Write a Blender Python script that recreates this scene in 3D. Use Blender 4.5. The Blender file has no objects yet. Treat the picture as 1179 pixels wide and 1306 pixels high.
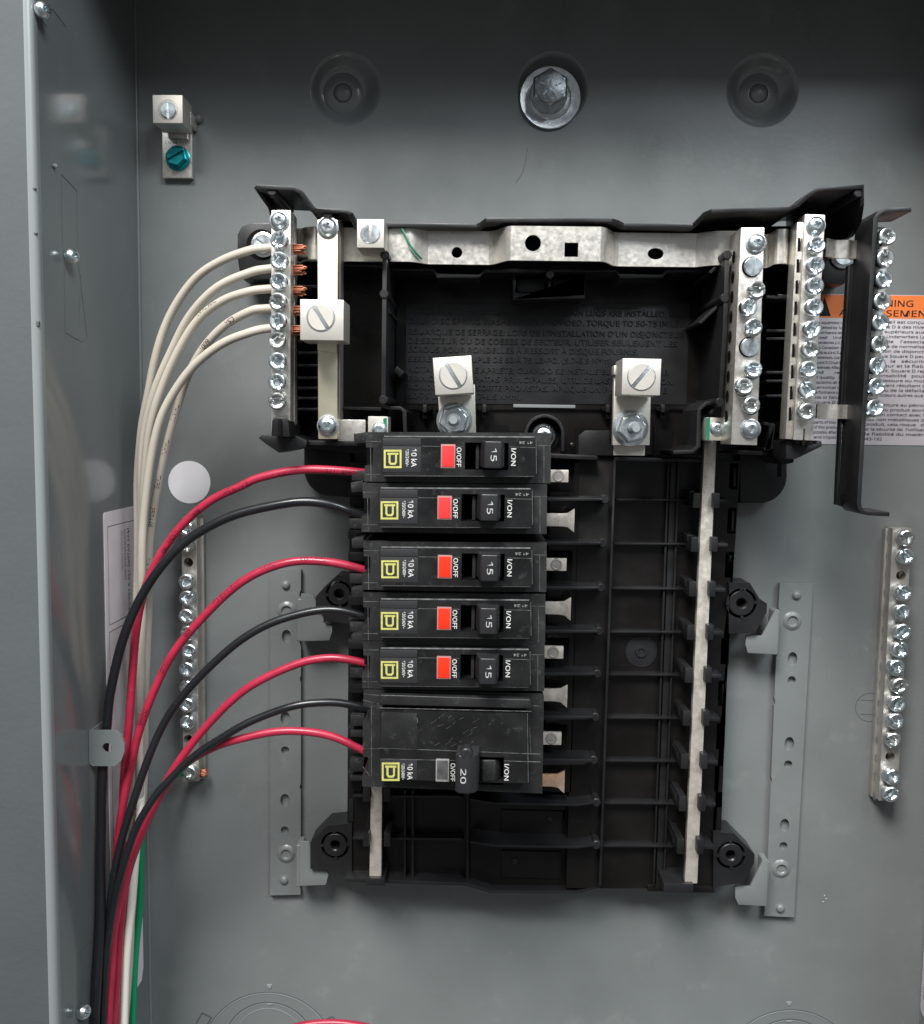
import bpy, bmesh, math, random
from mathutils import Vector, Matrix

random.seed(7)
sc = bpy.context.scene
COL = sc.collection
S = 0.001                                    # everything below is in millimetres

# ------------------------------------------------------------------ camera
F, ZC, CX, CY = 1180.0, 415.0, 589.5, 653.0    # focal length in photo pixels, camera distance to the back wall (mm)
AX, AY, AZ = -0.0880, -0.0217, -0.0167
_Rx = Matrix(((1, 0, 0), (0, math.cos(AX), -math.sin(AX)), (0, math.sin(AX), math.cos(AX))))
_Ry = Matrix(((math.cos(AY), 0, math.sin(AY)), (0, 1, 0), (-math.sin(AY), 0, math.cos(AY))))
_Rz = Matrix(((math.cos(AZ), -math.sin(AZ), 0), (math.sin(AZ), math.cos(AZ), 0), (0, 0, 1)))
RC = _Rz @ _Rx @ _Ry                          # camera (right, down, forward) -> (right, down, depth)
cam_d = bpy.data.cameras.new('camera')
cam = bpy.data.objects.new('camera', cam_d)
COL.objects.link(cam)
def _w(v): return Vector((v[0], v[2], -v[1]))
r_, d_, f_ = _w(RC.col[0]), _w(RC.col[1]), _w(RC.col[2])
M = Matrix((r_, -d_, -f_)).transposed().to_4x4()
M.translation = Vector((0, -ZC * S, 0))
cam.matrix_world = M
cam_d.sensor_fit = 'VERTICAL'; cam_d.sensor_height = 36; cam_d.sensor_width = 36
cam_d.lens = 36 * F / 1306
cam_d.clip_start = 0.01; cam_d.clip_end = 50
sc.camera = cam
# ------------------------------------------------------------------ light
w = bpy.data.worlds.new('World'); sc.world = w; w.use_nodes = True
nt = w.node_tree; nt.nodes.clear()
wo = nt.nodes.new('ShaderNodeOutputWorld'); wb = nt.nodes.new('ShaderNodeBackground')
wt = nt.nodes.new('ShaderNodeTexCoord'); wn = nt.nodes.new('ShaderNodeSeparateXYZ')
wr = nt.nodes.new('ShaderNodeValToRGB'); wm = nt.nodes.new('ShaderNodeMapRange')
wm.inputs['From Min'].default_value = -1; wm.inputs['From Max'].default_value = 1
nt.links.new(wt.outputs['Generated'], wn.inputs[0]); nt.links.new(wn.outputs['Z'], wm.inputs['Value'])
nt.links.new(wm.outputs[0], wr.inputs[0]); nt.links.new(wr.outputs[0], wb.inputs[0]); nt.links.new(wb.outputs[0], wo.inputs[0])
wr.color_ramp.elements[0].position = 0.15; wr.color_ramp.elements[0].color = (0.30, 0.29, 0.28, 1)
wr.color_ramp.elements[1].position = 0.8; wr.color_ramp.elements[1].color = (0.62, 0.67, 0.72, 1)
wb.inputs[1].default_value = 0.36
def area(name, loc, target, sx, sy, power, color):
    l = bpy.data.lights.new(name, 'AREA'); l.shape = 'RECTANGLE'; l.size = sx; l.size_y = sy
    l.energy = power; l.color = color
    o = bpy.data.objects.new(name, l); COL.objects.link(o); o.location = loc
    o.rotation_euler = (Vector(target) - Vector(loc)).to_track_quat('-Z', 'Y').to_euler()
    return o
area('key_light', (-0.34, -1.00, 1.12), (0, 0, -0.05), 0.60, 0.48, 42.0, (1.0, 0.985, 0.96))  # unseen key softbox placed for the soft light from upper left, no window
area('fill_light', (0.62, -1.05, 0.90), (0, 0, -0.05), 0.5, 0.45, 14.0, (0.88, 0.95, 1.0))  # added fill from the right to lift the left wall, no real lamp
sc.view_settings.view_transform = 'Standard'; sc.view_settings.look = 'None'
sc.view_settings.exposure = 0.0; sc.view_settings.gamma = 1.0
sc.cycles.max_bounces = 8

# ------------------------------------------------------------------ pixel -> point
def ray(px, py):
    d = RC @ Vector((px - CX, py - CY, F)); return Vector((d[0], d[2], -d[1]))
def P(px, py, h):
    d = ray(px, py); t = (ZC - h) / d.y; return Vector((d.x * t, -h, d.z * t))
XL, XR = -153.5, 209.0
def WP(px, py, off=0.0):                       # a point beside the left wall, off mm from it
    d = ray(px, py); t = (XL + off) / d.x; return Vector((XL + off, -ZC + d.y * t, d.z * t))
def lerp(a, b, t): return a + (b - a) * t

# ------------------------------------------------------------------ materials
def pmat(name, base, rough=0.5, metal=0.0, spec=0.5, bump=0.0, bscale=800, var=0.0, vscale=60, coat=0.0,
         stretch=(1, 1, 1), rvar=0.0, dirt=None, dscale=90, dlo=0.6, dhi=0.75):
    m = bpy.data.materials.new(name); m.use_nodes = True
    n = m.node_tree.nodes; L = m.node_tree.links; b = n['Principled BSDF']
    b.inputs['Base Color'].default_value = (*base, 1); b.inputs['Roughness'].default_value = rough
    b.inputs['Metallic'].default_value = metal; b.inputs['Specular IOR Level'].default_value = spec
    b.inputs['Coat Weight'].default_value = coat; b.inputs['Coat Roughness'].default_value = 0.12
    g = n.new('ShaderNodeNewGeometry'); mp = n.new('ShaderNodeMapping'); mp.inputs['Scale'].default_value = stretch
    L.new(g.outputs['Position'], mp.inputs['Vector'])
    if var or dirt or rvar:
        t = n.new('ShaderNodeTexNoise'); t.inputs['Scale'].default_value = vscale; t.inputs['Detail'].default_value = 6
        L.new(mp.outputs[0], t.inputs['Vector'])
        r = n.new('ShaderNodeMapRange'); r.inputs['From Min'].default_value = .3; r.inputs['From Max'].default_value = .7
        r.inputs['To Min'].default_value = 1 - var; r.inputs['To Max'].default_value = 1 + var
        L.new(t.outputs[0], r.inputs[0])
        h = n.new('ShaderNodeMix'); h.data_type = 'RGBA'; h.blend_type = 'MULTIPLY'; h.inputs[0].default_value = 1
        h.inputs[6].default_value = (*base, 1); L.new(r.outputs[0], h.inputs[7])
        out = h.outputs[2]
        if dirt:
            t2 = n.new('ShaderNodeTexNoise'); t2.inputs['Scale'].default_value = dscale; t2.inputs['Detail'].default_value = 10
            t2.inputs['Roughness'].default_value = .7
            L.new(mp.outputs[0], t2.inputs['Vector'])
            r2 = n.new('ShaderNodeMapRange'); r2.inputs['From Min'].default_value = dlo; r2.inputs['From Max'].default_value = dhi
            L.new(t2.outputs[0], r2.inputs[0])
            h2 = n.new('ShaderNodeMix'); h2.data_type = 'RGBA'; L.new(r2.outputs[0], h2.inputs[0])
            L.new(out, h2.inputs[6]); h2.inputs[7].default_value = (*dirt, 1); out = h2.outputs[2]
        L.new(out, b.inputs['Base Color'])
        if rvar:
            r3 = n.new('ShaderNodeMapRange'); r3.inputs['From Min'].default_value = .3; r3.inputs['From Max'].default_value = .7
            r3.inputs['To Min'].default_value = max(.02, rough - rvar); r3.inputs['To Max'].default_value = rough + rvar
            L.new(t.outputs[0], r3.inputs[0]); L.new(r3.outputs[0], b.inputs['Roughness'])
    if bump:
        t = n.new('ShaderNodeTexNoise'); t.inputs['Scale'].default_value = bscale; t.inputs['Detail'].default_value = 3
        L.new(mp.outputs[0], t.inputs['Vector'])
        bp = n.new('ShaderNodeBump'); bp.inputs['Strength'].default_value = bump; bp.inputs['Distance'].default_value = 0.0003
        L.new(t.outputs[0], bp.inputs['Height']); L.new(bp.outputs[0], b.inputs['Normal'])
    return m
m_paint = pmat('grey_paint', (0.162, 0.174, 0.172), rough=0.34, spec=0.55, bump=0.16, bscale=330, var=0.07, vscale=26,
               rvar=0.09, dirt=(0.21, 0.22, 0.215), dscale=48, dlo=0.56, dhi=0.76)
m_dimple = pmat('dimple_grey_paint', (0.18, 0.193, 0.192), rough=0.22, spec=0.9)
m_nut = pmat('pale_zinc_nut', (0.80, 0.86, 0.90), rough=0.30, metal=0.85, var=0.1, vscale=300)
m_paintg = pmat('glossy_grey_paint', (0.165, 0.18, 0.180), rough=0.15, spec=0.95, bump=0.05, bscale=160, var=0.06, vscale=30, rvar=0.05, dirt=(0.20, 0.21, 0.205), dscale=60, dlo=0.58, dhi=0.78)
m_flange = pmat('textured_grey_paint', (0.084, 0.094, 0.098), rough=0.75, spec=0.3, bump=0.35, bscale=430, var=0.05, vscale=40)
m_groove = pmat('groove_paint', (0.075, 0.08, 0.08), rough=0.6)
m_press = pmat('pressed_line_shade', (0.135, 0.147, 0.147), rough=0.25)  # slightly darker grey: shade of the pressed lines put into the colour
m_ridge = pmat('edge_highlight_paint', (0.24, 0.26, 0.26), rough=0.3, spec=0.7)  # paler grey: bright edge highlights put into the colour; also one chip
m_plast = pmat('black_plastic', (0.0062, 0.0052, 0.0048), rough=0.34, spec=0.38, bump=0.06, bscale=1500, var=0.2, vscale=50, rvar=0.14, dirt=(0.025, 0.023, 0.022), dscale=420, dlo=0.64, dhi=0.85)
m_plast2 = pmat('satin_black_plastic', (0.0115, 0.0115, 0.0125), rough=0.40, spec=0.45, bump=0.1, bscale=900, var=0.15, vscale=60, rvar=0.13, dirt=(0.035, 0.035, 0.035), dscale=400, dlo=0.62, dhi=0.85)
m_brk = pmat('breaker_black', (0.0145, 0.0145, 0.015), rough=0.48, spec=0.5, bump=0.2, bscale=1300, var=0.2, vscale=90,
             rvar=0.12, dirt=(0.085, 0.085, 0.083), dscale=330, dlo=0.56, dhi=0.82)
m_brkface = pmat('breaker_face_black', (0.009, 0.009, 0.0095), rough=0.36, spec=0.5, bump=0.06, bscale=1300, var=0.2, vscale=90,
                 rvar=0.14, dirt=(0.055, 0.055, 0.054), dscale=240, dlo=0.57, dhi=0.82)
m_brklab = pmat('breaker_label_grey', (0.024, 0.024, 0.0255), rough=0.55, spec=0.4, bump=0.2, bscale=1300)
m_scuff = pmat('scuffed_edge', (0.11, 0.11, 0.11), rough=0.6, var=0.7, vscale=350)
m_handle = pmat('handle_black', (0.022, 0.022, 0.024), rough=0.33, spec=0.5, bump=0.05, bscale=1500)
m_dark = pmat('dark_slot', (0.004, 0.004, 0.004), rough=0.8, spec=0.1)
m_tin = pmat('tinned_bar', (0.80, 0.765, 0.705), rough=0.33, metal=0.82, bump=0.08, bscale=1500, var=0.07, vscale=600, rvar=0.06,
             stretch=(1, 1, 1))
m_alu = pmat('pale_aluminium', (0.68, 0.65, 0.59), rough=0.48, metal=0.75, bump=0.10, bscale=2500, var=0.05, vscale=180)
m_gold = pmat('yellowish_plated_bar', (0.86, 0.80, 0.62), rough=0.45, metal=1, bump=0.12, bscale=2200, var=0.09, vscale=150)
m_old = pmat('dull_tinned_bar', (0.52, 0.49, 0.455), rough=0.42, metal=0.75, bump=0.2, bscale=1500, var=0.15, vscale=200)
m_zinc = pmat('zinc_screw', (0.80, 0.87, 0.90), rough=0.30, metal=1, bump=0.05, bscale=900, var=0.10, vscale=250, rvar=0.08)
m_zinc2 = pmat('worn_zinc_screw', (0.68, 0.71, 0.70), rough=0.34, metal=1, bump=0.15, bscale=900, var=0.2, vscale=250, rvar=0.08, dirt=(0.50, 0.47, 0.40), dscale=300, dlo=0.55, dhi=0.75)
m_bolt = pmat('zinc_bolt', (0.58, 0.61, 0.63), rough=0.36, metal=1, bump=0.25, bscale=900, var=0.2, vscale=300)
m_boltd = pmat('dark_zinc_bolt', (0.30, 0.32, 0.34), rough=0.42, metal=1, bump=0.6, bscale=700, var=0.35, vscale=260)
m_rail = pmat('warm_plated_rail', (0.80, 0.735, 0.655), rough=0.34, metal=0.62, bump=0.08, bscale=1500, var=0.10, vscale=420, rvar=0.1)
m_teal = pmat('green_screw', (0.01, 0.30, 0.33), rough=0.25, metal=0.6, bump=0.1, bscale=1500, var=0.2, vscale=300)
m_cop = pmat('copper', (0.36, 0.135, 0.08), rough=0.42, metal=0.85, var=0.3, vscale=400)
m_stabcop = pmat('copper_stained_tin', (0.85, 0.66, 0.52), rough=0.4, metal=0.6, var=0.2, vscale=200, dirt=(0.70, 0.36, 0.22), dscale=120, dlo=0.42, dhi=0.62)
m_white = pmat('white_insulation', (0.50, 0.455, 0.385), rough=0.42, spec=0.4, var=0.03, vscale=80)
m_white2 = pmat('clean_white_insulation', (0.80, 0.76, 0.68), rough=0.42, spec=0.4, var=0.03, vscale=80)
m_red = pmat('red_insulation', (0.37, 0.018, 0.048), rough=0.38, spec=0.5, var=0.14, vscale=110, coat=0.15, rvar=0.1, bump=0.1, bscale=500, dirt=(0.42, 0.07, 0.10), dscale=330, dlo=0.62, dhi=0.85)
m_blk = pmat('black_insulation', (0.010, 0.011, 0.013), rough=0.32, spec=0.5, coat=0.15, rvar=0.1, bump=0.1, bscale=500, dirt=(0.05, 0.05, 0.052), dscale=380, dlo=0.62, dhi=0.85)
m_grn = pmat('green_insulation', (0.0, 0.21, 0.085), rough=0.35, spec=0.5)
m_ink = pmat('black_ink', (0.012, 0.011, 0.012), rough=0.7, spec=0.2)
m_inkred = pmat('dark_print_on_red', (0.02, 0.003, 0.005), rough=0.6)
m_prt = pmat('white_print', (0.62, 0.62, 0.60), rough=0.6, var=0.15, vscale=900)
m_prt2 = pmat('worn_white_print', (0.42, 0.42, 0.41), rough=0.6, var=0.3, vscale=900)
m_prtd = pmat('grey_print', (0.26, 0.26, 0.25), rough=0.6, var=0.2, vscale=900)
m_yel = pmat('yellow_print', (0.50, 0.48, 0.13), rough=0.6, var=0.15, vscale=700)
m_ind = pmat('red_indicator', (0.90, 0.035, 0.012), rough=0.3, spec=0.5)
m_ind2 = pmat('pink_red_indicator', (0.80, 0.045, 0.045), rough=0.3, spec=0.5)
m_indf = pmat('indicator_frame', (0.36, 0.20, 0.19), rough=0.4)
m_gry = pmat('grey_indicator', (0.10, 0.10, 0.10), rough=0.25, spec=0.6, var=0.4, vscale=200)
m_paper = pmat('white_label', (0.50, 0.47, 0.50), rough=0.45, var=0.03, vscale=60)
m_paper2 = pmat('pinkish_white_label', (0.84, 0.76, 0.78), rough=0.4, var=0.05, vscale=90, dirt=(0.70, 0.63, 0.65), dscale=300, dlo=0.62, dhi=0.8)
m_disc = pmat('white_disc', (0.80, 0.78, 0.80), rough=0.4, var=0.05, vscale=90, dirt=(0.62, 0.61, 0.62), dscale=260, dlo=0.62, dhi=0.8)
m_orange = pmat('orange_label', (0.76, 0.19, 0.045), rough=0.4, var=0.04)
m_green_mark = pmat('green_marker', (0.02, 0.19, 0.10), rough=0.35)

# ------------------------------------------------------------------ mesh building
def tag(o, label=None, cat=None, group=None, kind=None):
    if label: o['label'] = label
    if cat: o['category'] = cat
    if group: o['group'] = group
    if kind: o['kind'] = kind
    return o
def thing(name, loc_mm, label, cat, group=None):
    o = bpy.data.objects.new(name, None); COL.objects.link(o); o.location = Vector(loc_mm) * S
    o.empty_display_size = 0.005
    return tag(o, label, cat, group)
def origin(o):
    v = Vector((0, 0, 0))
    while o is not None: v = v + Vector(o.location); o = o.parent
    return v / S

class MB:
    """collects faces in millimetres (x right, y into the wall, z up)"""
    def __init__(s): s.v = []; s.f = []; s.bevels = []
    def add(s, verts, faces):
        n = len(s.v); s.v += [Vector(v) for v in verts]; s.f += [tuple(n + i for i in f) for f in faces]; return s
    def box(s, x0, x1, z0, z1, h0, h1):
        x0, x1 = sorted((x0, x1)); z0, z1 = sorted((z0, z1)); h0, h1 = sorted((h0, h1))
        v = [(x, -h, z) for h in (h0, h1) for z in (z0, z1) for x in (x0, x1)]
        return s.add(v, [(0, 1, 3, 2), (4, 6, 7, 5), (0, 4, 5, 1), (2, 3, 7, 6), (0, 2, 6, 4), (1, 5, 7, 3)])
    def boxp(s, px0, py0, px1, py1, h1, h0):    # a box whose front face spans these photo pixels at height h1
        a = P(px0, (py0 + py1) / 2, h1).x; b = P(px1, (py0 + py1) / 2, h1).x
        c = P((px0 + px1) / 2, py0, h1).z; d = P((px0 + px1) / 2, py1, h1).z
        return s.box(a, b, d, c, h0, h1)
    def poly(s, pts, h1, h0, holes=()):          # a plate with holes, outlines are world (x, z) points
        loops = [list(pts)] + [list(h) for h in holes]
        flat = [p for l in loops for p in l]; n = len(flat)
        if holes:
            bm = bmesh.new(); es = []; vs = [bm.verts.new((p[0], 0, p[1])) for p in flat]; k = 0
            for l in loops:
                for i in range(len(l)): es.append(bm.edges.new((vs[k + i], vs[k + (i + 1) % len(l)])))
                k += len(l)
            bmesh.ops.triangle_fill(bm, use_beauty=True, use_dissolve=False, edges=es)
            bm.verts.index_update(); fc = [[v.index for v in f.verts] for f in bm.faces]; bm.free()
        else: fc = [list(range(n))]
        F_ = [tuple(f) for f in fc] + [tuple(n + i for i in f[::-1]) for f in fc]; k = 0
        for l in loops:
            m = len(l)
            for i in range(m): F_.append((k + i, k + (i + 1) % m, n + k + (i + 1) % m, n + k + i))
            k += m
        return s.add([(p[0], -h1, p[1]) for p in flat] + [(p[0], -h0, p[1]) for p in flat], F_)
    def polyp(s, pts, h1, h0, holes=()):
        q = lambda l: [(P(a, b, h1).x, P(a, b, h1).z) for a, b in l]
        return s.poly(q(pts), h1, h0, holes)      # hole outlines come in world points
    def lathe(s, c, prof, n=24, axis=None, start=0.0, frac=1.0):   # c world centre (x, z); prof [(r, h)]
        v = []; f = []
        for (r, h) in prof:
            for i in range(n):
                a = 2 * math.pi * i / n + start
                v.append((c[0] + r * math.cos(a), -h, c[1] + r * math.sin(a)))
        for k in range(len(prof) - 1):
            for i in range(n):
                j = (i + 1) % n
                f.append((k * n + i, k * n + j, (k + 1) * n + j, (k + 1) * n + i))
        f.append(tuple(range(n))); f.append(tuple((len(prof) - 1) * n + i for i in range(n)))
        if prof[0][0] == prof[-1][0] and prof[0][1] == prof[-1][1]: f = f[:-2]
        return s.add(v, f)
    def lathep(s, px, py, hc, prof, n=24, start=0.0):
        p = P(px, py, hc); return s.lathe((p.x, p.z), prof, n, start=start)
    def tube(s, pts, r, n=12, caps=True):
        pts = [Vector(p) for p in pts]; v = []; f = []
        up = Vector((0, -1, 0.01))
        for i, p in enumerate(pts):
            t = (pts[min(i + 1, len(pts) - 1)] - pts[max(i - 1, 0)]).normalized()
            a = (up - t * up.dot(t))
            a = a.normalized() if a.length > 1e-4 else t.orthogonal().normalized()
            b = t.cross(a)
            rr = r[i] if isinstance(r, (list, tuple)) else r
            for k in range(n):
                g = 2 * math.pi * k / n; v.append(p + (a * math.cos(g) + b * math.sin(g)) * rr)
        for i in range(len(pts) - 1):
            for k in range(n):
                j = (k + 1) % n; f.append((i * n + k, i * n + j, (i + 1) * n + j, (i + 1) * n + k))
        if caps: f.append(tuple(range(n))); f.append(tuple((len(pts) - 1) * n + k for k in range(n)))
        return s.add(v, f)
    def ribbon(s, pts, h0, th, closed=False):     # upright wall along a polyline; pts = world Vectors, .y = -top height
        n = len(pts); off = []
        for i in range(n):
            a = pts[i - 1] if (i > 0 or closed) else pts[i]; b = pts[(i + 1) % n] if (i < n - 1 or closed) else pts[i]
            t = Vector((b.x - a.x, b.z - a.z)); t = t.normalized() if t.length > 1e-6 else Vector((1, 0))
            nr = Vector((-t.y, t.x))
            if 0 < i < n - 1:
                t1 = Vector((pts[i].x - a.x, pts[i].z - a.z)).normalized()
                k = max(0.5, abs(Vector((-t1.y, t1.x)).dot(nr))); nr = nr / k
            off.append(nr * th / 2)
        v = []
        for i, p in enumerate(pts):
            hb = h0[i] if isinstance(h0, (list, tuple)) else h0
            o = off[i]
            v += [(p.x + o.x, p.y, p.z + o.y), (p.x - o.x, p.y, p.z - o.y), (p.x + o.x, -hb, p.z + o.y), (p.x - o.x, -hb, p.z - o.y)]
        f = []
        for i in range(n if closed else n - 1):
            a = 4 * i; b = 4 * ((i + 1) % n)
            f += [(a, b, b + 1, a + 1), (a, a + 2, b + 2, b), (a + 1, b + 1, b + 3, a + 3), (a + 2, a + 3, b + 3, b + 2)]
        if not closed: f += [(0, 1, 3, 2), (4 * n - 4, 4 * n - 2, 4 * n - 1, 4 * n - 3)]
        return s.add(v, f)
    def ribbonp(s, pts, h1, h0, th, closed=False):  # pixel polyline at height h1 (or per-point third value)
        return s.ribbon([P(p[0], p[1], p[2] if len(p) > 2 else h1) for p in pts], h0, th, closed)
    def build(s, name, mat, parent=None, bevel=0.0, seg=2, smooth=40, label=None, at=None):
        o0 = origin(parent) if parent is not None else Vector(at if at is not None else (0, 0, 0))
        bm = bmesh.new(); vs = [bm.verts.new(v) for v in s.v]
        for f in s.f:
            try: bm.faces.new([vs[i] for i in f])
            except ValueError: pass
        bmesh.ops.recalc_face_normals(bm, faces=bm.faces[:])
        if bevel:
            bmesh.ops.dissolve_limit(bm, angle_limit=0.01, verts=bm.verts[:], edges=bm.edges[:])
            es = [e for e in bm.edges if len(e.link_faces) == 2 and e.calc_face_angle(0) > math.radians(32)]
            if es: bmesh.ops.bevel(bm, geom=es, offset=bevel, segments=seg, affect='EDGES', profile=0.6, clamp_overlap=True)
        for v in bm.verts: v.co = (v.co - o0) * S
        for f in bm.faces: f.smooth = True
        lim = math.radians(smooth)
        for e in bm.edges:
            if len(e.link_faces) == 2 and e.calc_face_angle(0) > lim: e.smooth = False
        me = bpy.data.meshes.new(name); bm.to_mesh(me); bm.free()
        me.materials.append(mat)
        o = bpy.data.objects.new(name, me); COL.objects.link(o)
        if parent is not None: o.parent = parent
        else: o.location = o0 * S
        if label: o['label'] = label
        return o

def circ(px, py, h, r, n=20, ry=None):            # world circle outline round a pixel
    c = P(px, py, h); ry = ry or r
    return [(c.x + r * math.cos(2 * math.pi * i / n), c.z + ry * math.sin(2 * math.pi * i / n)) for i in range(n)]
def rect(px0, py0, px1, py1, h):
    a = P(px0, py1, h); b = P(px1, py0, h); return [(a.x, a.z), (b.x, a.z), (b.x, b.z), (a.x, b.z)]

_tc = {}
try:                                             # Blender's own bundled sans serif
    FONT = bpy.data.fonts.load(bpy.utils.system_resource('DATAFILES') + '/fonts/NotoSansHebrew-Regular.woff2')
except Exception:
    FONT = None
BOLD = 0.004
def text_geo(s):
    if (s, BOLD) not in _tc:
        c = bpy.data.curves.new('lettering', 'FONT'); c.body = s.replace('I', 'l') if FONT else s; c.resolution_u = 2; c.size = 1.0; c.offset = BOLD
        if FONT: c.font = FONT
        o = bpy.data.objects.new('lettering', c); COL.objects.link(o)
        dg = bpy.context.evaluated_depsgraph_get(); me = bpy.data.meshes.new_from_object(o.evaluated_get(dg))
        _tc[(s, BOLD)] = ([v.co.to_2d() for v in me.vertices], [tuple(p.vertices) for p in me.polygons])
        bpy.data.objects.remove(o); bpy.data.curves.remove(c); bpy.data.meshes.remove(me)
    return _tc[(s, BOLD)]
def put_text(mb, s, c, width=None, size=3.0, h=0.0, ang=0.0, centre=True, raise_=0.0, mapper=None, bold=0.0):
    """flat lettering; c world (x, z); width in mm stretches it; ang turns it clockwise"""
    V, Fc = text_geo(s)
    xs = [v.x for v in V]; ys = [v.y for v in V]; wv = max(xs) - min(xs)
    sx = size if width is None else width / wv
    cx0 = (max(xs) + min(xs)) / 2 if centre else min(xs); cy0 = 0.36 if centre else 0
    ca, sa = math.cos(-ang), math.sin(-ang)
    out = []
    for v in V:
        a = (v.x - cx0) * sx; b = (v.y - cy0) * size
        x, z = a * ca - b * sa, a * sa + b * ca
        out.append(mapper(x, z) if mapper else Vector((c[0] + x, -h, c[1] + z)))
    mb.add(out, Fc)
    if raise_:
        n = len(out)
    return mb

def boolean(a, b, name, mat):                     # a minus b, both MB at the origin in mm
    oa = a.build('tmp_a', mat); ob = b.build('tmp_b', mat)
    md = oa.modifiers.new('cut', 'BOOLEAN'); md.operation = 'DIFFERENCE'; md.object = ob; md.solver = 'EXACT'
    dg = bpy.context.evaluated_depsgraph_get(); me = bpy.data.meshes.new_from_object(oa.evaluated_get(dg)); me.name = name
    bpy.data.objects.remove(oa); bpy.data.objects.remove(ob)
    bm = bmesh.new(); bm.from_mesh(me)
    es = [e for e in bm.edges if len(e.link_faces) == 2 and e.calc_face_angle(0) > math.radians(50)]
    for f in bm.faces: f.smooth = True
    for e in bm.edges:
        if len(e.link_faces) == 2 and e.calc_face_angle(0) > math.radians(35): e.smooth = False
    bm.to_mesh(me); bm.free(); me.materials.clear(); me.materials.append(mat)
    return me

# ------------------------------------------------------------------ screw prototypes (base at y=0, head towards -y)
def slot_box(mb, L, wd, h1, h0, ang):
    c, s_ = math.cos(ang), math.sin(ang)
    q = [(-L, -wd), (L, -wd), (L, wd), (-L, wd)]
    return mb.poly([(x * c - y * s_, x * s_ + y * c) for x, y in q], h1, h0)
def head_combo(r=3.4, h=4.0):
    a = MB().lathe((0, 0), [(r * .72, -0.6), (r * .72, 0.3), (r * .95, 0.9), (r, 1.3), (r, h * .80), (r * .95, h * .93), (r * .84, h), (.001, h + .05)], 28)
    b = slot_box(MB(), r * 1.2, r * .17, h + 1, h * .62, 0.0)
    k = MB().poly([(-r * .34, -r * .34), (r * .34, -r * .34), (r * .34, r * .34), (-r * .34, r * .34)], h + 1, h * .42)
    me = boolean(a, b, 'screw_cut', m_zinc)
    # second cut: square socket, third: flat chamfer bite on the rim
    oa = bpy.data.objects.new('tmp_c', me); COL.objects.link(oa)
    for mbx in (k,):
        ob = mbx.build('tmp_b', m_zinc)
        md = oa.modifiers.new('cut', 'BOOLEAN'); md.operation = 'DIFFERENCE'; md.object = ob; md.solver = 'EXACT'
    dg = bpy.context.evaluated_depsgraph_get(); me2 = bpy.data.meshes.new_from_object(oa.evaluated_get(dg)); me2.name = 'terminal_screw'
    bpy.data.objects.remove(oa); bpy.data.objects.remove(ob)
    me2.materials.clear(); me2.materials.append(m_zinc)
    return me2
ME_COMBO = head_combo()
ME_SLOT = boolean(MB().lathe((0, 0), [(2.7, -.6), (3.15, 0.2), (3.15, 1.0), (2.9, 1.4)], 28), slot_box(MB(), 4, .5, 3, .5, 0), 'slotted_screw', m_zinc)
def cross_cut(r, h1, h0):
    pts = []
    w_ = r * .3
    for k in range(4):
        a = k * math.pi / 2
        for (x, y) in ((r, -w_), (r, w_), (w_, w_)):
            pts.append((x * math.cos(a) - y * math.sin(a), x * math.sin(a) + y * math.cos(a)))
    return MB().poly(pts, h1, h0)
ME_PAN = boolean(MB().lathe((0, 0), [(3.3, -.4), (3.5, .1), (3.5, .9), (2.9, 1.7), (1.9, 2.1)], 28), cross_cut(1.55, 3, .5), 'pan_head_screw', m_zinc)
ME_BIG = boolean(MB().lathe((0, 0), [(4.55, -.6), (4.75, 0.0), (4.75, .45), (4.5, .65)], 36), slot_box(MB(), 6, .75, 3, -.1, 0), 'set_screw', m_alu)
ME_SETZ = boolean(MB().lathe((0, 0), [(3.2, -.6), (3.45, 0.0), (3.45, .45), (3.2, .65)], 32), slot_box(MB(), 6, .5, 3, -.1, 0), 'set_screw', m_zinc)
def put(name, me, pt, parent, ang=0.0, scale=1.0, tilt=(0, 0), mat=None, label=None):
    if name == 'terminal_screw' and random.random() < .25: mat = m_zinc2
    o = bpy.data.objects.new(name, me); COL.objects.link(o); o.parent = parent
    o.location = (Vector(pt) - origin(parent)) * S
    o.rotation_euler = (tilt[0], ang, tilt[1]); o.scale = (scale,) * 3
    if mat: o.material_slots[0].link = 'OBJECT'; o.material_slots[0].material = mat
    if label: o['label'] = label
    return o
def put_top(name, me, pt, label, cat, ang=0.0, scale=1.0, tilt=(0, 0), mat=None, group=None):
    o = bpy.data.objects.new(name, me); COL.objects.link(o); o.location = Vector(pt) * S
    o.rotation_euler = (tilt[0], ang, tilt[1]); o.scale = (scale,) * 3
    if mat: o.material_slots[0].link = 'OBJECT'; o.material_slots[0].material = mat
    return tag(o, label, cat, group)

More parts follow.
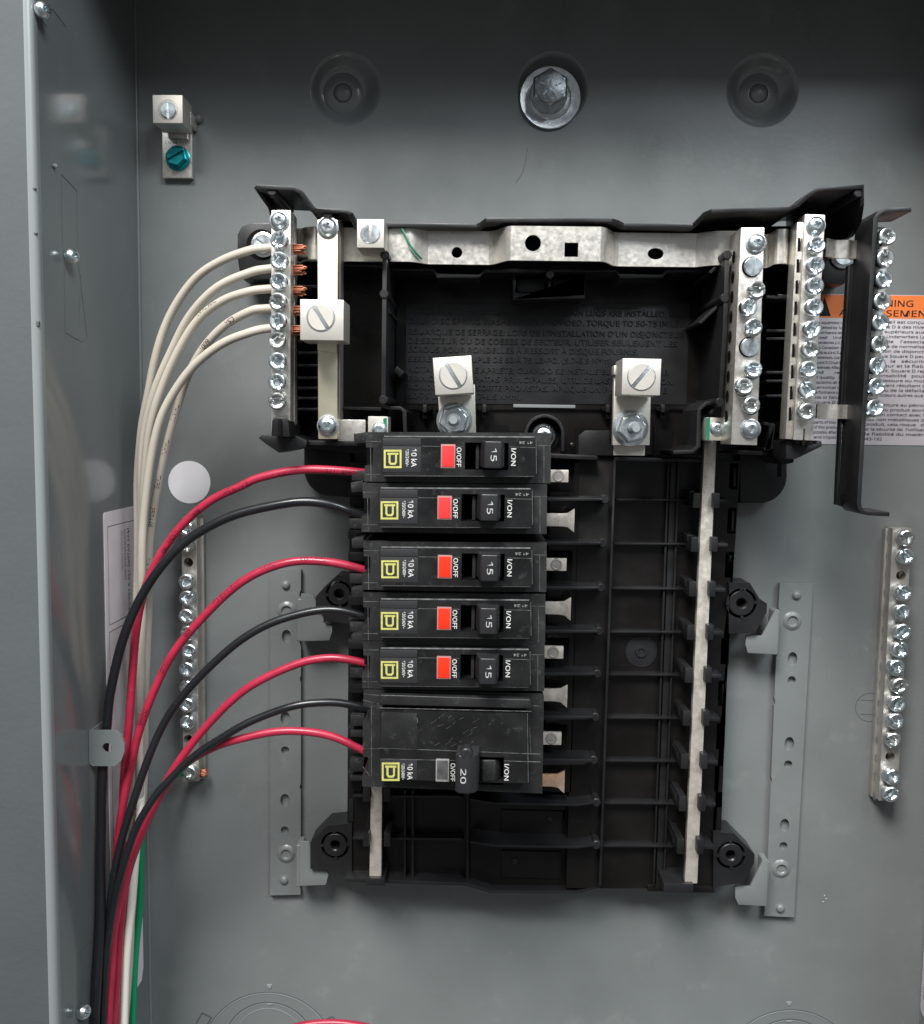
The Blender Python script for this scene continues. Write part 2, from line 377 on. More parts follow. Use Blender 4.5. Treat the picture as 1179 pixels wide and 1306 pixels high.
# ================================================================== THE SETTING: the steel box
ZT, ZB = 196.0, -330.0
def back_wall():
    dimples = [(441, 113), (705, 113), (973, 115)]
    cs = [P(a, b, 0) for a, b in dimples]
    bm = MB()
    holes = [[(c.x + 15.6 * math.cos(2 * math.pi * i / 40), c.z + 15.6 * math.sin(2 * math.pi * i / 40)) for i in range(40)] for c in cs]
    bm.poly([(XL - 1, ZB), (XR + 1, ZB), (XR + 1, ZT), (XL - 1, ZT)], 0, -1.5, holes)
    o = bm.build('back_wall', m_paint); tag(o, 'grey painted steel back wall of the electrical box', None, None, 'structure')
    for i, c in enumerate(cs):
        d = MB(); n = 40; v = []; f = []
        inner = P((434, 705, 967)[i], 119, -5.5)
        prof = [(15.6, 0.0, 0), (14.9, -0.25, .05), (13.6, -1.6, .25), (11.6, -4.2, .7), (10.2, -5.2, .95), (8.7, -5.5, 1.0), (8.3, -5.1, 1), (4.2, -5.1, 1), (3.9, -5.6, 1), (3.5, -4.6, 1), (2.0, -4.1, 1)]
        for r, h, t in prof:
            x = lerp(c.x, inner.x, t * .6); z = lerp(c.z, inner.z, t * .6)
            for k in range(n): v.append((x + r * math.cos(2 * math.pi * k / n), -h, z + r * math.sin(2 * math.pi * k / n)))
        for a in range(len(prof) - 1):
            for k in range(n): f.append((a * n + k, a * n + (k + 1) % n, (a + 1) * n + (k + 1) % n, (a + 1) * n + k))
        f.append(tuple((len(prof) - 1) * n + k for k in range(n)))
        d.add(v, f); d.build('mounting_dimple', m_dimple, o, smooth=50)
    return o
wall = back_wall()
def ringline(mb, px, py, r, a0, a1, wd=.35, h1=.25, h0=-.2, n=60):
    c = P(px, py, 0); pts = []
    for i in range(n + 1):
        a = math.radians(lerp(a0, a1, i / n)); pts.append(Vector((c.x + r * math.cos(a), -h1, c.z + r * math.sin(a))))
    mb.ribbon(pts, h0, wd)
for (cx_, cy_, R, name) in ((344, 1347, 31.6, 'left'), (1007, 1369, 31.2, 'right')):  # dark and pale line pairs put the rings' relief shading into colour
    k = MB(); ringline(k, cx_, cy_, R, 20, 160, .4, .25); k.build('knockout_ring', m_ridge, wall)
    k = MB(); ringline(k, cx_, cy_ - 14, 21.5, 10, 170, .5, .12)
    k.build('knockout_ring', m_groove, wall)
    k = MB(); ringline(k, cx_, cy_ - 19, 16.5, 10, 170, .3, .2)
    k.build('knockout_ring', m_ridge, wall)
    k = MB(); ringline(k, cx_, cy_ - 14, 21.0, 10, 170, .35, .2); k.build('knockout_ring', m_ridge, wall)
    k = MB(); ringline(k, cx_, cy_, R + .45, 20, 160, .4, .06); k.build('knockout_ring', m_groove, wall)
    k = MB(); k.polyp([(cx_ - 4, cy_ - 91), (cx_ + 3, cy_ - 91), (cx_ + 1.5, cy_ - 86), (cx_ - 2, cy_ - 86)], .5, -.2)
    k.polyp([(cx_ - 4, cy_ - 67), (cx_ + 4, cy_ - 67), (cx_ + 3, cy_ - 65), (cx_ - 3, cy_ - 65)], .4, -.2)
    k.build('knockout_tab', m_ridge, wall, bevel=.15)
k = MB()
for q in ([(258, 1292), (270, 1298), (262, 1310)], [(258, 1292), (250, 1306)], [(416, 1300), (424, 1297), (432, 1304)]): k.ribbonp(q, .3, -.2, .4)
k.build('knockout_tab', m_groove, wall)
k = MB(); ringline(k, 1110, 902, 6.6, 60, 300, .22, .1); k.ribbonp([(1098, 893), (1116, 893)], .1, -.1, .22); k.ribbonp([(1098, 911), (1116, 911)], .1, -.1, .22)
k.build('stamped_mark', m_groove, wall)
k = MB()
for (a, b) in ((1052, 1142), (1054, 1146), (1050, 1150)): k.lathep(a, b, .1, [(.22, -.1), (.2, .1)], 8)
k.build('paint_chip', m_disc, wall)
k = MB(); k.ribbonp([(673, 188), (671, 205), (666, 222), (658, 233)], .15, -.1, .18); k.build('scratch', m_groove, wall)

o = MB().box(XL - 1.5, XL, ZB, ZT, 0, 93.5).build('left_wall', m_paintg)
left_wall = tag(o, 'glossy grey painted side wall on the left of the box', None, None, 'structure')
tag(MB().box(XR, XR + 1.5, ZB, ZT, 0, 95).build('right_wall', m_paintg), 'grey painted side wall on the right of the box', None, None, 'structure')
tag(MB().box(XL - 1.5, XR + 1.5, ZT, ZT + 1.5, -1.5, 95).build('top_wall', m_paint), 'grey painted top wall of the box above the bolt', None, None, 'structure')
tag(MB().box(XL - 1.5, XR + 1.5, ZB - 1.5, ZB, -1.5, 95).build('bottom_wall', m_paint), 'grey painted bottom wall of the box below the knockouts', None, None, 'structure')
# corner seam of the bent sheet
v = [Vector((XL + 1.1, -0.05, z)) for z in (ZT, ZB)]
MB().tube([(XL + .35, -.35, ZT), (XL + .35, -.35, ZB)], .8, 10).build('corner_bend', m_paint, wall)
# front lip with rolled edge
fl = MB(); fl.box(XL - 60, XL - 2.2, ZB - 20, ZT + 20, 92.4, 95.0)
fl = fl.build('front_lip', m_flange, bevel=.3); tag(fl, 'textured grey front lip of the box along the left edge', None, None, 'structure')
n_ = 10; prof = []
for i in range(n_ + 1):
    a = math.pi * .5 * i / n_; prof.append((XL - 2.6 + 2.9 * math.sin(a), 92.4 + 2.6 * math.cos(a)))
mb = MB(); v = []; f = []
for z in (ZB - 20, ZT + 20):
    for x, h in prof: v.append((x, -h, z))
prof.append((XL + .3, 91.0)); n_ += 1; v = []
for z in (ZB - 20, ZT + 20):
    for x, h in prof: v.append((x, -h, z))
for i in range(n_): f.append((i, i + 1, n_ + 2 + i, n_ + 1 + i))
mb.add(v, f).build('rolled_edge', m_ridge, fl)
k = MB()
for (x, y, ln) in ((38, 410, 6), (40, 240, 2), (41, 297, 2)):
    k.box(XL - .9, XL - .0, P(x, y + ln, 94).z, P(x, y, 94).z, 93.2, 94.6)
k.build('paint_chip', m_groove, fl)

# pressed outlines on the side wall
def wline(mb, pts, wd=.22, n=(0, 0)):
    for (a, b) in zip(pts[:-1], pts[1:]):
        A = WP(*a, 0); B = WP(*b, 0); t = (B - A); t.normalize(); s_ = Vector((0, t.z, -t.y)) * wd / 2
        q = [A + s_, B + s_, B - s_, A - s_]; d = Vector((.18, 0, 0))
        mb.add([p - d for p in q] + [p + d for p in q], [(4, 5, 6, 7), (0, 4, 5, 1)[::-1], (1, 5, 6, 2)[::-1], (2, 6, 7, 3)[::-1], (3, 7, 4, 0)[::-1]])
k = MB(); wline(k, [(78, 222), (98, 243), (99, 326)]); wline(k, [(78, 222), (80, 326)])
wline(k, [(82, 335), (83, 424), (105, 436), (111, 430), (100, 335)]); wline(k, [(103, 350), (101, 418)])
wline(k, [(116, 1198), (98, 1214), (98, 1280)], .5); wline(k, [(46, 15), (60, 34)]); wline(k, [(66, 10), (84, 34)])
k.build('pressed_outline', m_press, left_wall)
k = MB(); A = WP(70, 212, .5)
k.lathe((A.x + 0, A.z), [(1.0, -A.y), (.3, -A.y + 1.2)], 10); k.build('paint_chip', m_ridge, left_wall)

# ================================================================== bolt, wall screws, ground lug, stickers
g = P(702, 125, 1)
b = thing('mounting_bolt', (g.x, 0, g.z), 'big hex bolt with wide round washer at the top of the back wall', 'bolt')
prof = [(5, -.4), (12.9, .6), (13.2, 1.0), (12.9, 1.7), (9.2, 1.1), (8.4, 1.9), (5, 2.2)]
MB().lathe((g.x, g.z), prof, 48).build('washer', m_bolt, b, smooth=50)
t_ = P(701, 117, 6)
MB().lathe((t_.x, t_.z), [(7.9, 1.2), (8.1, 2.0), (8.1, 4.0), (7.6, 4.6)], 40).build('lock_washer', m_bolt, b, smooth=40)
hx = P(702.5, 110, 11)
MB().lathe((hx.x, hx.z), [(8.3, 2.5), (8.3, 9.2), (7.2, 10.3)], 6, start=math.radians(30)).build('hex_head', m_bolt, b, bevel=.3)
hb = MB().lathe((hx.x, hx.z), [(6.7, 9.8), (6.6, 10.6), (6.2, 10.8)], 32)
for a in (0.3, 1.55, 2.8, 4.0, 5.2):
    c_, s_ = math.cos(a), math.sin(a)
    hb.add([(hx.x + c_ * 2 - s_ * .3, -11.05, hx.z + s_ * 2 + c_ * .3), (hx.x + c_ * 4.6 - s_ * .3, -11.05, hx.z + s_ * 4.6 + c_ * .3),
            (hx.x + c_ * 4.6 + s_ * .3, -11.05, hx.z + s_ * 4.6 - c_ * .3), (hx.x + c_ * 2 + s_ * .3, -11.05, hx.z + s_ * 2 - c_ * .3),
            (hx.x + c_ * 3.3, -10.7, hx.z + s_ * 3.3)], [(0, 1, 2, 3), (0, 1, 4), (1, 2, 4), (2, 3, 4), (3, 0, 4)])
hb.build('head_mark', m_boltd, b, smooth=30)

def wall_screw(px, py, label, sc_=.78):
    p = WP(px, py, 3.2)
    o = bpy.data.objects.new('wall_screw', ME_PAN); COL.objects.link(o)
    o.location = Vector((XL + 2.2, p.y, p.z)) * S
    o.rotation_euler = (0.0, 0.5, math.radians(62)); o.scale = (sc_, sc_ * 1.6, sc_)
    tag(o, label, 'screw', 'screws through the side wall')
wall_screw(57, 13, 'small zinc screw through the side wall at its top corner')
wall_screw(94, 327, 'small zinc screw through the side wall level with the white wires')
wall_screw(109, 1290, 'small zinc screw through the side wall beside the wire bundle')

g = P(226, 200, 1)
lug = thing('ground_lug', (g.x, 0, g.z), 'aluminium lug with a green hex ground screw high on the back wall', 'lug')
MB().boxp(207, 162, 245, 227, 3.2, .2).build('foot_plate', m_tin, lug, bevel=.5)
MB().boxp(214, 150, 238, 176, 6, 3).build('neck', m_old, lug, bevel=.4)
MB().boxp(195, 121, 233, 157, 20, 7.0).build('clamp_block', m_alu, lug, bevel=.25)
MB().boxp(233, 142, 244, 160, 9, 0.5).build('bent_tab', m_alu, lug, bevel=.3)
pp = P(214.5, 140, 20)
MB().lathe((pp.x, pp.z), [(4.3, 20.02), (4.0, 20.06)], 28).build('screw_recess', m_old, lug)
put('set_screw', ME_SLOT, (pp.x + .3, -19.6, pp.z - .3), lug, 1.5708, 1.02, mat=m_zinc)
gp = P(225, 200, 6)
GS = boolean(MB().lathe((0, 0), [(5.4, 0), (5.4, .9), (4.4, 1.0), (4.4, 4.0), (3.9, 4.6)], 6, start=.3), slot_box(MB(), 7, .55, 6, 3, 0), 'green_hex_screw', m_teal)
put('ground_screw', GS, (gp.x, -3.2, gp.z), lug, -.5, 1.0)
MB().lathe((gp.x, gp.z), [(5.3, 3.2), (5.3, 4.2), (5.0, 4.4)], 30).build('screw_flange', m_teal, lug)
k = MB()
put_text(k, 'CU-AL 14-4', (P(226, 181, 3.3).x, P(226, 181, 3.3).z), 10.5, 1.9, 3.24); k.build('stamp', m_groove, lug)
g = P(252, 150, 2)
tag(MB().lathe((g.x, g.z), [(2.3, 0), (2.2, 1.2), (1.5, 2.4), (.5, 2.9)], 20).build('wall_stud', m_paint, None, smooth=60, at=(g.x, 0, g.z)),
    'small round painted stud just right of the green screw lug', 'stud')

g = P(242, 615, 0)
tag(MB().lathe((g.x, g.z), [(9.6, .05), (9.6, .35)], 56).build('round_sticker', m_disc, None, at=(g.x, 0, g.z)),
    'plain round white sticker on the back wall right of the white wires', 'sticker')

# warning label on the back wall
lx0 = P(1036, 450, .3).x; lx1 = XR - 2.5
zt_, zm_, zb_ = P(1120, 376, .3).z, P(1120, 406, .3).z, P(1120, 567.5, .3).z
lab = MB().box(lx0, lx1, zb_, zt_, 0.02, .3).build('warning_label', m_paper, None, bevel=.1, at=(lx0, 0, zb_))
tag(lab, 'white warning label with orange header behind the screw terminals', 'label')
MB().box(lx0 + .2, lx1 - .2, zm_, zt_ - .2, .28, .36).build('orange_header', m_orange, lab)
k = MB()
def line(px, py, s, hpx, widthpx=None, h=.42, centre=False):
    p = P(px, py, h); wd = None
    if widthpx: wd = P(px + widthpx, py, h).x - p.x
    k_.append(1)
    put_text(k, s, (p.x, p.z), wd, hpx / 2.84 / 0.70, h, 0, centre)
k_ = []
BOLD = 0.007
line(1096, 390.5, 'WARNING', 9.2, 69, .44)
line(1070, 402.8, 'AVERTISSEMENT', 9.2, 121, .44)
k.build('lettering', m_ink, lab)
BOLD = 0.005
k = MB(); k.polyp([(1044, 403), (1052, 379), (1060, 403)], .43, .37); k.build('warning_triangle', m_ink, lab)
k = MB()
LE = ['This equipment is designed', 'and tested by Square D to', 'performance levels which', '       exceed     Underwriters', 'Laboratories (UL) standards', 'and Canadian Standards',
      'Association', 'requirements. Use of Other than', 'Square D Circuit Breakers can', 'Adversely Affect the safety', '       and       reliability', 'of quality   Square D', 'disclaims all liability for',
      'personal injury or', 'performance caused by the', 'use or failure of non', 'Square D breakers.', '', 'Contact of petroleum paint', 'or spray with the non metallic', 'parts of this product will',
      'of this product which can', 'possibly affect users safety', 'and impair reliability.']
LF = ["Cet appareil est conçu et", "par Square D à des niveaux", "qui sont supérieurs aux", "standards Underwriters Labora", "(UL) et    de    l'association", "canadienne de normalisation.",
      "L'utilisation de disjoncteurs", "autres que Square D peut", "affecter   la   sécurité", "et la valeur et la fiabilité", "du produit. Square D rejette", "la responsabilité   pour les",
      "pertes, blessure ou mortel", "possiblement résultant de", "l'emploi ou de la défaillance", "de disjoncteurs autres que Squ", "", "Toute peinture au pétrole", "ou huile du produit atomisé",
      "venant en contact avec les", "pièces non métalliques de", "ce produit, cela risque   d'aff", "ecter la sécurité de  l'utilisateur", "et la fiabilité du matériel.", "80043-192"]
for i, t in enumerate(LE):
    if t: line(1038, 413 + i * 6.35, t, 4.3, 58)
for i, t in enumerate(LF):
    if t: line(1099 - i * .25, 412 + i * 6.22, t, 4.3, min(96, len(t.strip()) * 3.55))
k.build('body_text', m_ink, lab)

# long sticker on the left wall
def wq(h, z, off): return Vector((XL + off, -h, z))
z1, z0 = WP(150, 650, 0).z, WP(176, 1257, 0).z
v = []
for off in (.05, .3):
    for (h, z) in ((8, z1), (42.5, z1), (43.5, z1 - 1), (43.5, z0 + 1), (42.5, z0), (11, z0), (8.5, z0 + 5)): v.append(wq(h, z, off))
n = 7
mb = MB().add(v, [tuple(range(n))[::-1], tuple(range(n, 2 * n))] + [(i, (i + 1) % n, n + (i + 1) % n, n + i) for i in range(n)])
st = mb.build('wall_sticker', m_paper2, None, at=(XL, -25, z0)); tag(st, 'tall pinkish white sticker on the side wall behind the wires', 'sticker')
k = MB()
def wr_(h0, h1, za, zb): k.add([wq(h0, za, .33), wq(h1, za, .33), wq(h1, zb, .33), wq(h0, zb, .33)], [(0, 1, 2, 3)])
wr_(10, 40, z1 - 6, z1 - 6.3); wr_(40, 40.3, z1 - 6, z1 - 47); wr_(10, 40, z1 - 47, z1 - 47.3); wr_(40, 40.3, z1 - 50, z0 + 4); wr_(10, 40, z1 - 50, z1 - 50.3)
def wtext(s, h, z, size, width):
    V, Fc = text_geo(s); xs = [q.x for q in V]; sx = width / (max(xs) - min(xs))
    k.add([wq(h + q.y * size, z - (q.x - min(xs)) * sx, .34) for q in V], Fc)
random.seed(3)
for (h, z, s, sz, wd) in ((21, z1 - 9, 'CATALOG ENCLOSURE SERIES', 3.0, 22), (17, z1 - 9, 'MAX RATING 125 A 120/240 V', 4.0, 40), (25, z1 - 9, 'Type of enclosure and wire size', 1.8, 17),
                          (30, z1 - 98, 'SUITABLE FOR USE AS SERVICE', 2.2, 30), (24, z1 - 105, 'Tightening torque table', 2.2, 20),
                          (27, z1 - 118, 'Wire 14-10 AWG 20 lb-in, 8 AWG 25 lb-in', 1.8, 44), (32, z1 - 132, 'Use copper or aluminum wire', 1.8, 26),
                          (20, z1 - 128, 'Short circuit current rating', 2.0, 26), (14, z1 - 150, 'ENCLOSED PANEL 10 kA MAXIMUM INTERRUPTING', 2.4, 50), (18, z1 - 152, 'See wiring diagram on cover', 2.0, 40),
                          (10.5, z1 - 150, 'Replacement parts list', 1.8, 40)): wtext(s, h, z, sz, wd)
k.build('print', m_ink, st)
# sticker on the right wall
g = ray(1175, 1230)
v = []; hs = []
za, zb_ = P(1179, 1172, 0).z, P(1174, 1289, 0).z
for off in (.05, .3):
    for (h, z) in ((1.0, za), (1.0, zb_ + 3), (2.0, zb_ + .8), (4.0, zb_), (40, zb_), (40, za)): v.append((XR - off, -h, z))
n = 6
mb = MB().add(v, [tuple(range(n)), tuple(range(n, 2 * n))] + [(i, (i + 1) % n, n + (i + 1) % n, n + i) for i in range(n)])
st = mb.build('wall_sticker', m_paper, None, at=(XR, -20, zb_)); tag(st, 'white rounded sticker on the right side wall at the bottom corner', 'sticker')
k = MB(); V, Fc = text_geo('80243-170'); k.add([Vector((XR - .33, -(3.2 + q.y * 4.5), zb_ + 8 + q.x * 4.5)) for q in V], Fc); k.build('print', m_ink, st)

# clip bracket on the left wall
g = WP(112, 953, 0); hb_ = 62.0
c = thing('clip_bracket', (XL, -50, P(112, 976, 62).z), 'small grey steel tab with a round hole bent out from the side wall', 'bracket')
q = lambda a, b: (P(a, b, hb_).x, P(a, b, hb_).z)
pl = [(XL + .2, q(112, 932)[1]), q(146, 932), q(154, 937), q(159, 948), q(159, 958), q(155, 970), q(147, 977), (XL + 1.5, q(116, 977)[1]), (XL + .2, q(112, 974)[1])]
hc = P(137, 954, hb_)
MB().poly(pl, hb_, hb_ - 1.3, [[(hc.x + 2.05 * math.cos(i * .314), hc.z + 2.05 * math.sin(i * .314)) for i in range(20)]]).build('tab', m_paint, c)
MB().box(XL + .1, XL + 1.2, q(112, 974)[1] + .5, q(112, 932)[1], 50, hb_ - .6).build('wall_leaf', m_paint, c, bevel=.3)

# ================================================================== mounting rails
def rail(name, outline, tabs, features, label):
    g = P(*outline[0], 3)
    t = thing(name, (g.x, 0, g.z), label, 'mounting rail', 'grey mounting rails on the back wall')
    holes = []
    for (kind, a, b) in features:
        if kind == 'round': holes.append(circ(a, b, 3.2, 1.9, 16))
        if kind == 'oval': holes.append(circ(a, b, 3.2, 2.2, 18, 3.2))
    MB().polyp(outline, 3.2, .8, holes).build('strip', m_paint, t, smooth=30)
    MB().polyp(outline, 1.0, .2).build('backing', m_paint, t)
    for (kind, a, b) in features:
        if kind == 'rivet':
            MB().lathep(a, b, 3.2, [(2.7, 3.0), (2.7, 3.25), (2.0, 3.3), (1.7, 4.2), (.9, 4.7)], 20).build('rivet', m_paint, t, smooth=50)
        if kind == 'dimple':
            MB().lathep(a, b, 3.2, [(4.6, 3.0), (3.6, 3.9), (2.5, 4.2), (2.3, 3.6), (1.5, 2.9)], 24).build('dimple', m_paint, t, smooth=70)
    for tb in tabs:
        top, foot = tb
        m_ = MB().polyp(top, 13.5, 12.0); m_.build('tab', m_paint, t, bevel=.35)
        m2 = MB().polyp(foot, 12.6, 3.0); m2.build('tab_leg', m_paint, t, bevel=.6, seg=3)
    return t
rail('mounting_rail', [(345, 727), (384, 726), (384, 752), (382.3, 756), (382.3, 820), (384, 824), (384, 862), (382.8, 864), (382.8, 868), (384, 870), (384, 928), (382.8, 930), (382.8, 934), (384, 936), (383.8, 1000), (382.6, 1002), (382.6, 1006), (383.8, 1008), (383.8, 1066), (382, 1070), (382, 1130), (383.6, 1134), (383.6, 1141), (345, 1142)],
     [([(384, 757), (400, 760), (413, 784), (413, 795), (424, 797), (424, 806), (420, 817), (384, 818)], [(379, 764), (386, 764), (386, 818), (379, 818)]),
      ([(382, 1073), (394, 1074), (398, 1080), (398, 1108), (417, 1110), (419, 1116), (416, 1129), (382, 1130)], [(378, 1078), (385, 1078), (385, 1131), (378, 1131)])],
     [('rivet', 365, 746), ('dimple', 366, 779), ('oval', 365.6, 812), ('round', 365, 853), ('oval', 364, 916), ('round', 364, 957), ('oval', 363.7, 1021), ('round', 363.4, 1059), ('dimple', 365.4, 1089), ('rivet', 362.7, 1122)],
     'perforated grey rail left of the black base, behind the red wires')
rail('mounting_rail', [(995, 744), (1037, 745), (1013, 1170), (975, 1168), (976, 1153), (977.8, 1099), (979.5, 1095), (983.6, 1000), (984.9, 998), (985.1, 993), (983.9, 991), (987.6, 900), (988.9, 898), (989.1, 893), (987.9, 891), (990.4, 838), (992.4, 834), (994.6, 778), (993.2, 774)],
     [([(994, 777), (989, 778), (972, 811), (952, 811), (951, 822), (954, 833), (992, 835)], [(989, 780), (996, 779), (993, 834), (987, 834)]),
      ([(980, 1097), (973, 1098), (957, 1131), (938, 1131), (938, 1145), (942, 1154), (978, 1156)], [(975, 1100), (982, 1099), (979, 1156), (973, 1156)])],
     [('rivet', 1016, 759), ('dimple', 1010.6, 792), ('oval', 1011, 840.5), ('round', 1010, 867.6), ('oval', 1007, 948.7), ('round', 1005.5, 975), ('oval', 1001, 1053), ('round', 999.4, 1079), ('dimple', 996.3, 1108), ('rivet', 995.3, 1158)],
     'perforated grey rail right of the black base, below the warning label')

# ================================================================== black plastic base
g = P(690, 1130, 0)
base = thing('panel_base', (g.x, 0, g.z), 'black moulded plastic base that carries the breakers and metal bars', 'panel base')
HD = 14.0
# lower plate with slots on the right strip
slots = [(936.5, 608), (934, 664.5), (931, 720.7), (925.6, 831), (922, 885), (920, 939.5), (917.5, 994), (915.6, 1046.7)]
lower = [(447, 590), (945, 588), (908, 1131), (880, 1133), (766, 1133), (443, 1122), (444, 900)]
wells = [(698, 589, 734, 627), (697, 700, 731, 741), (695, 812, 728, 853), (692, 922, 722, 964)]
hol = [rect(a - 6.5, b - 17, a + 5.5, b + 16, HD) for a, b in slots]
hol += [rect(763, 609, 774, 624, HD), rect(751, 932, 762, 959, HD)]
MB().polyp(lower, HD, 9, hol).build('deck_plate', m_plast, base, smooth=20)
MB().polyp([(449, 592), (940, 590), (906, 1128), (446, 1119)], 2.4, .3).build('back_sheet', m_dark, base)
for a, b in slots: MB().boxp(a - .5, b - 12, a + 3, b + 13, HD - 1, 3).build('slot_spring', m_plast2, base, bevel=.2)
# raised strips (seams and steps running down)
# centre platform carrying the stab bars
mb = MB().polyp([(738, 584), (786, 583), (766, 1133), (722, 1133)], 22, HD - 1); mb.build('centre_step', m_plast, base, bevel=.5)
for (x0, x1, xb0, xb1, hh) in ((852, 854.5, 833, 835, 17.2), (865, 867.5, 846, 848, 17.2), (783, 786, 764, 767, 24.5)):
    mb = MB().polyp([(x0, 586), (x1, 586), (xb1, 1130), (xb0, 1130)], hh, HD - .5); mb.build('long_ridge', m_plast2, base, bevel=.15)
MB().polyp([(856, 590), (864, 590), (845, 1130), (837, 1130)], 15.6, HD - .5).build('rail_channel', m_plast2, base, bevel=.2)
rows = [638, 694, 751, 806.5, 861, 916, 971, 1025, 1079.5]
def xl(x, y): return x - 0.047 * (y - 638)          # vertical things lean with distance from the lens axis
CLIP_X = lambda y: xl(889.5, y)
mb = MB().polyp([(784, 583), (898, 585), (898, 590), (784, 588)], 24, HD - 1); mb.build('top_rib', m_plast2, base, bevel=.3)
MB().polyp([(697, 578), (762, 581), (764, 585), (760, 587), (697, 584)], 30, HD - 1).build('top_rib', m_plast2, base, bevel=.5)
for y in rows:
    x0 = xl(786, y); x1 = xl(884, y)
    MB().polyp([(x0, y - 2), (x1, y - 1), (x1, y + 1.4), (x0, y + 1.0)], 18.5, HD - 1).build('cross_rib', m_plast2, base, bevel=.3)
    if y > 1000: xe = None
    else: xe = xl(772, y) + (638 - y) * -0.003
    yl = y - 1
    d_ = 0 if y < 900 else (y - 900) * .05
    mb = None if xe is None else MB().polyp([(690, yl - 2.5), (xe - 14, yl - 2), (xe - 2, yl - 1.5), (xe - 2, yl + 1.5), (xe - 14, yl + 2 + d_), (690, yl + 2.5 + d_)], 33, HD - 1)
    if mb: mb.build('stab_divider', m_plast2, base, bevel=.45)
    if mb: MB().lathep(xe, yl, 29, [(1.9, HD), (1.9, 28.6), (1.5, 29)], 18).build('divider_knob', m_plast2, base)
    cx_ = CLIP_X(y)
    MB().boxp(cx_ - 5, y - 9, cx_ + 4, y + 10, 31, HD - 1).build('rail_clip', m_plast2, base, bevel=.35)
    MB().boxp(cx_ - 10, y - 12, cx_ - 4, y - 3, 25, HD - 1).build('clip_heel', m_plast2, base, bevel=.3)
    MB().boxp(cx_ + 21, y - 9, cx_ + 29, y + 10, 31, HD - 1).build('rail_clip', m_plast2, base, bevel=.35)
    MB().boxp(cx_ + 27, y - 1, cx_ + 42, y + 4, 23, HD - 1).build('clip_heel', m_plast2, base, bevel=.4)
MB().boxp(xl(870, 1133), 1127, xl(908, 1133), 1139, 29, 8).build('rail_end_cap', m_plast2, base, bevel=.5)
MB().boxp(826, 1131, 912, 1138, 16, 8).build('bottom_lip', m_plast, base, bevel=.4)
p_ = P(818, 831, HD)
MB().lathe((p_.x, p_.z), [(6.9, HD), (6.9, HD + .25), (6.6, HD + .3), (6.5, HD + .12), (2.6, HD + .12), (2.4, HD + .8), (1.6, HD + .8), (1.4, HD + .2)], 40).build('moulding_mark', m_plast2, base)
# mounting feet
def foot(outline, cx_, cy_, r):
    hf = 16.0
    c = P(cx_, cy_, hf)
    hole = [(c.x + r * math.cos(2 * math.pi * i / 36), c.z + r * math.sin(2 * math.pi * i / 36)) for i in range(36)]
    o = MB().polyp(outline, hf, 2, [hole]).build('mounting_foot', m_plast2, base, bevel=0)
    MB().lathe((c.x, c.z), [(r - 1.1, 2), (r - 1.1, hf - .1), (r - 1.4, hf + .2), (2.6, hf + .2), (2.0, hf - .4), (2.0, 8), (.5, 7.9)], 36).build('screw_boss', m_plast2, o, smooth=35)
    for a in (0, 90, 180, 270):
        a = math.radians(a + 4); x, z = c.x + (r - .5) * math.cos(a), c.z + (r - .5) * math.sin(a)
        MB().box(x - .6, x + .6, z - .6, z + .6, 9, hf + .3).build('boss_rib', m_plast2, o, bevel=.1)
foot([(438, 737), (443, 734), (430.5, 733.7), (415, 747.5), (403, 761), (403, 773.5), (413, 784), (413, 792.6), (430.5, 793.4), (447, 797), (450, 737)][2:], 432.8, 758, 6.0)
foot([(449, 1050), (417.5, 1053.5), (396, 1075), (396, 1108), (423, 1110), (438, 1117), (449, 1118)], 427.6, 1078, 6.4)
foot([(930, 743), (957, 744), (969, 763.6), (978.6, 770), (978, 781), (963.6, 807), (930, 808)], 946, 769.5, 6.6)
foot([(910, 1061), (936.5, 1063), (963, 1090), (962, 1101), (948.7, 1125.5), (932, 1128), (910, 1132)], 932.4, 1090.7, 6.4)
# wings either side below the tray
def arcpts(cx_, cy_, r, a0, a1, n=10): return [(cx_ + r * math.cos(math.radians(lerp(a0, a1, i / n))), cy_ - r * math.sin(math.radians(lerp(a0, a1, i / n)))) for i in range(n + 1)]
MB().polyp([(448, 560), (448, 634)] + arcpts(423, 598, 35, 260, 180) + [(388, 560)], 10, 1).build('side_wing', m_plast, base, bevel=.5)
MB().polyp([(944, 560), (944, 642)] + arcpts(969, 607, 35, 280, 360) + [(1004, 560)], 10, 1).build('side_wing', m_plast2, base, bevel=.5)
MB().boxp(992, 588, 997, 608, 10.1, 8).build('wing_slot', m_dark, base)
# centre block and ribs under the last breaker
MB().polyp([(596, 1000), (696, 1000), (770, 1000), (752, 1135), (742, 1139), (622, 1137), (593, 1127)], 16.5, HD - 1).build('centre_block', m_plast, base, bevel=.5)
MB().polyp([(640, 1034), (722, 1034), (718, 1052), (640, 1052)], 16.9, 16).build('block_recess', m_dark, base)
MB().boxp(640, 1034, 718, 1063, 17.4, 16).build('block_pad', m_plast, base, bevel=.2)
MB().boxp(640, 1086, 716, 1120, 17.4, 16).build('block_pad', m_plast, base, bevel=.2)
for y0 in (1020, 1074):
    MB().ribbonp([(600, y0), (631, y0 + 5), (735, y0 + 7), (758, y0 + 4)], 30, 15, 1.0).build('stab_divider', m_plast2, base, bevel=.25)
    MB().lathep(761, y0 + 4, 29, [(1.9, 14), (1.9, 28.6), (1.5, 29)], 18).build('divider_knob', m_plast2, base)
MB().polyp([(440, 1120), (596, 1126), (628, 1136), (735, 1137), (762, 1130), (760, 1134), (735, 1140), (625, 1139), (594, 1130), (440, 1125)], 22, 8).build('bottom_lip', m_plast2, base, bevel=.3)
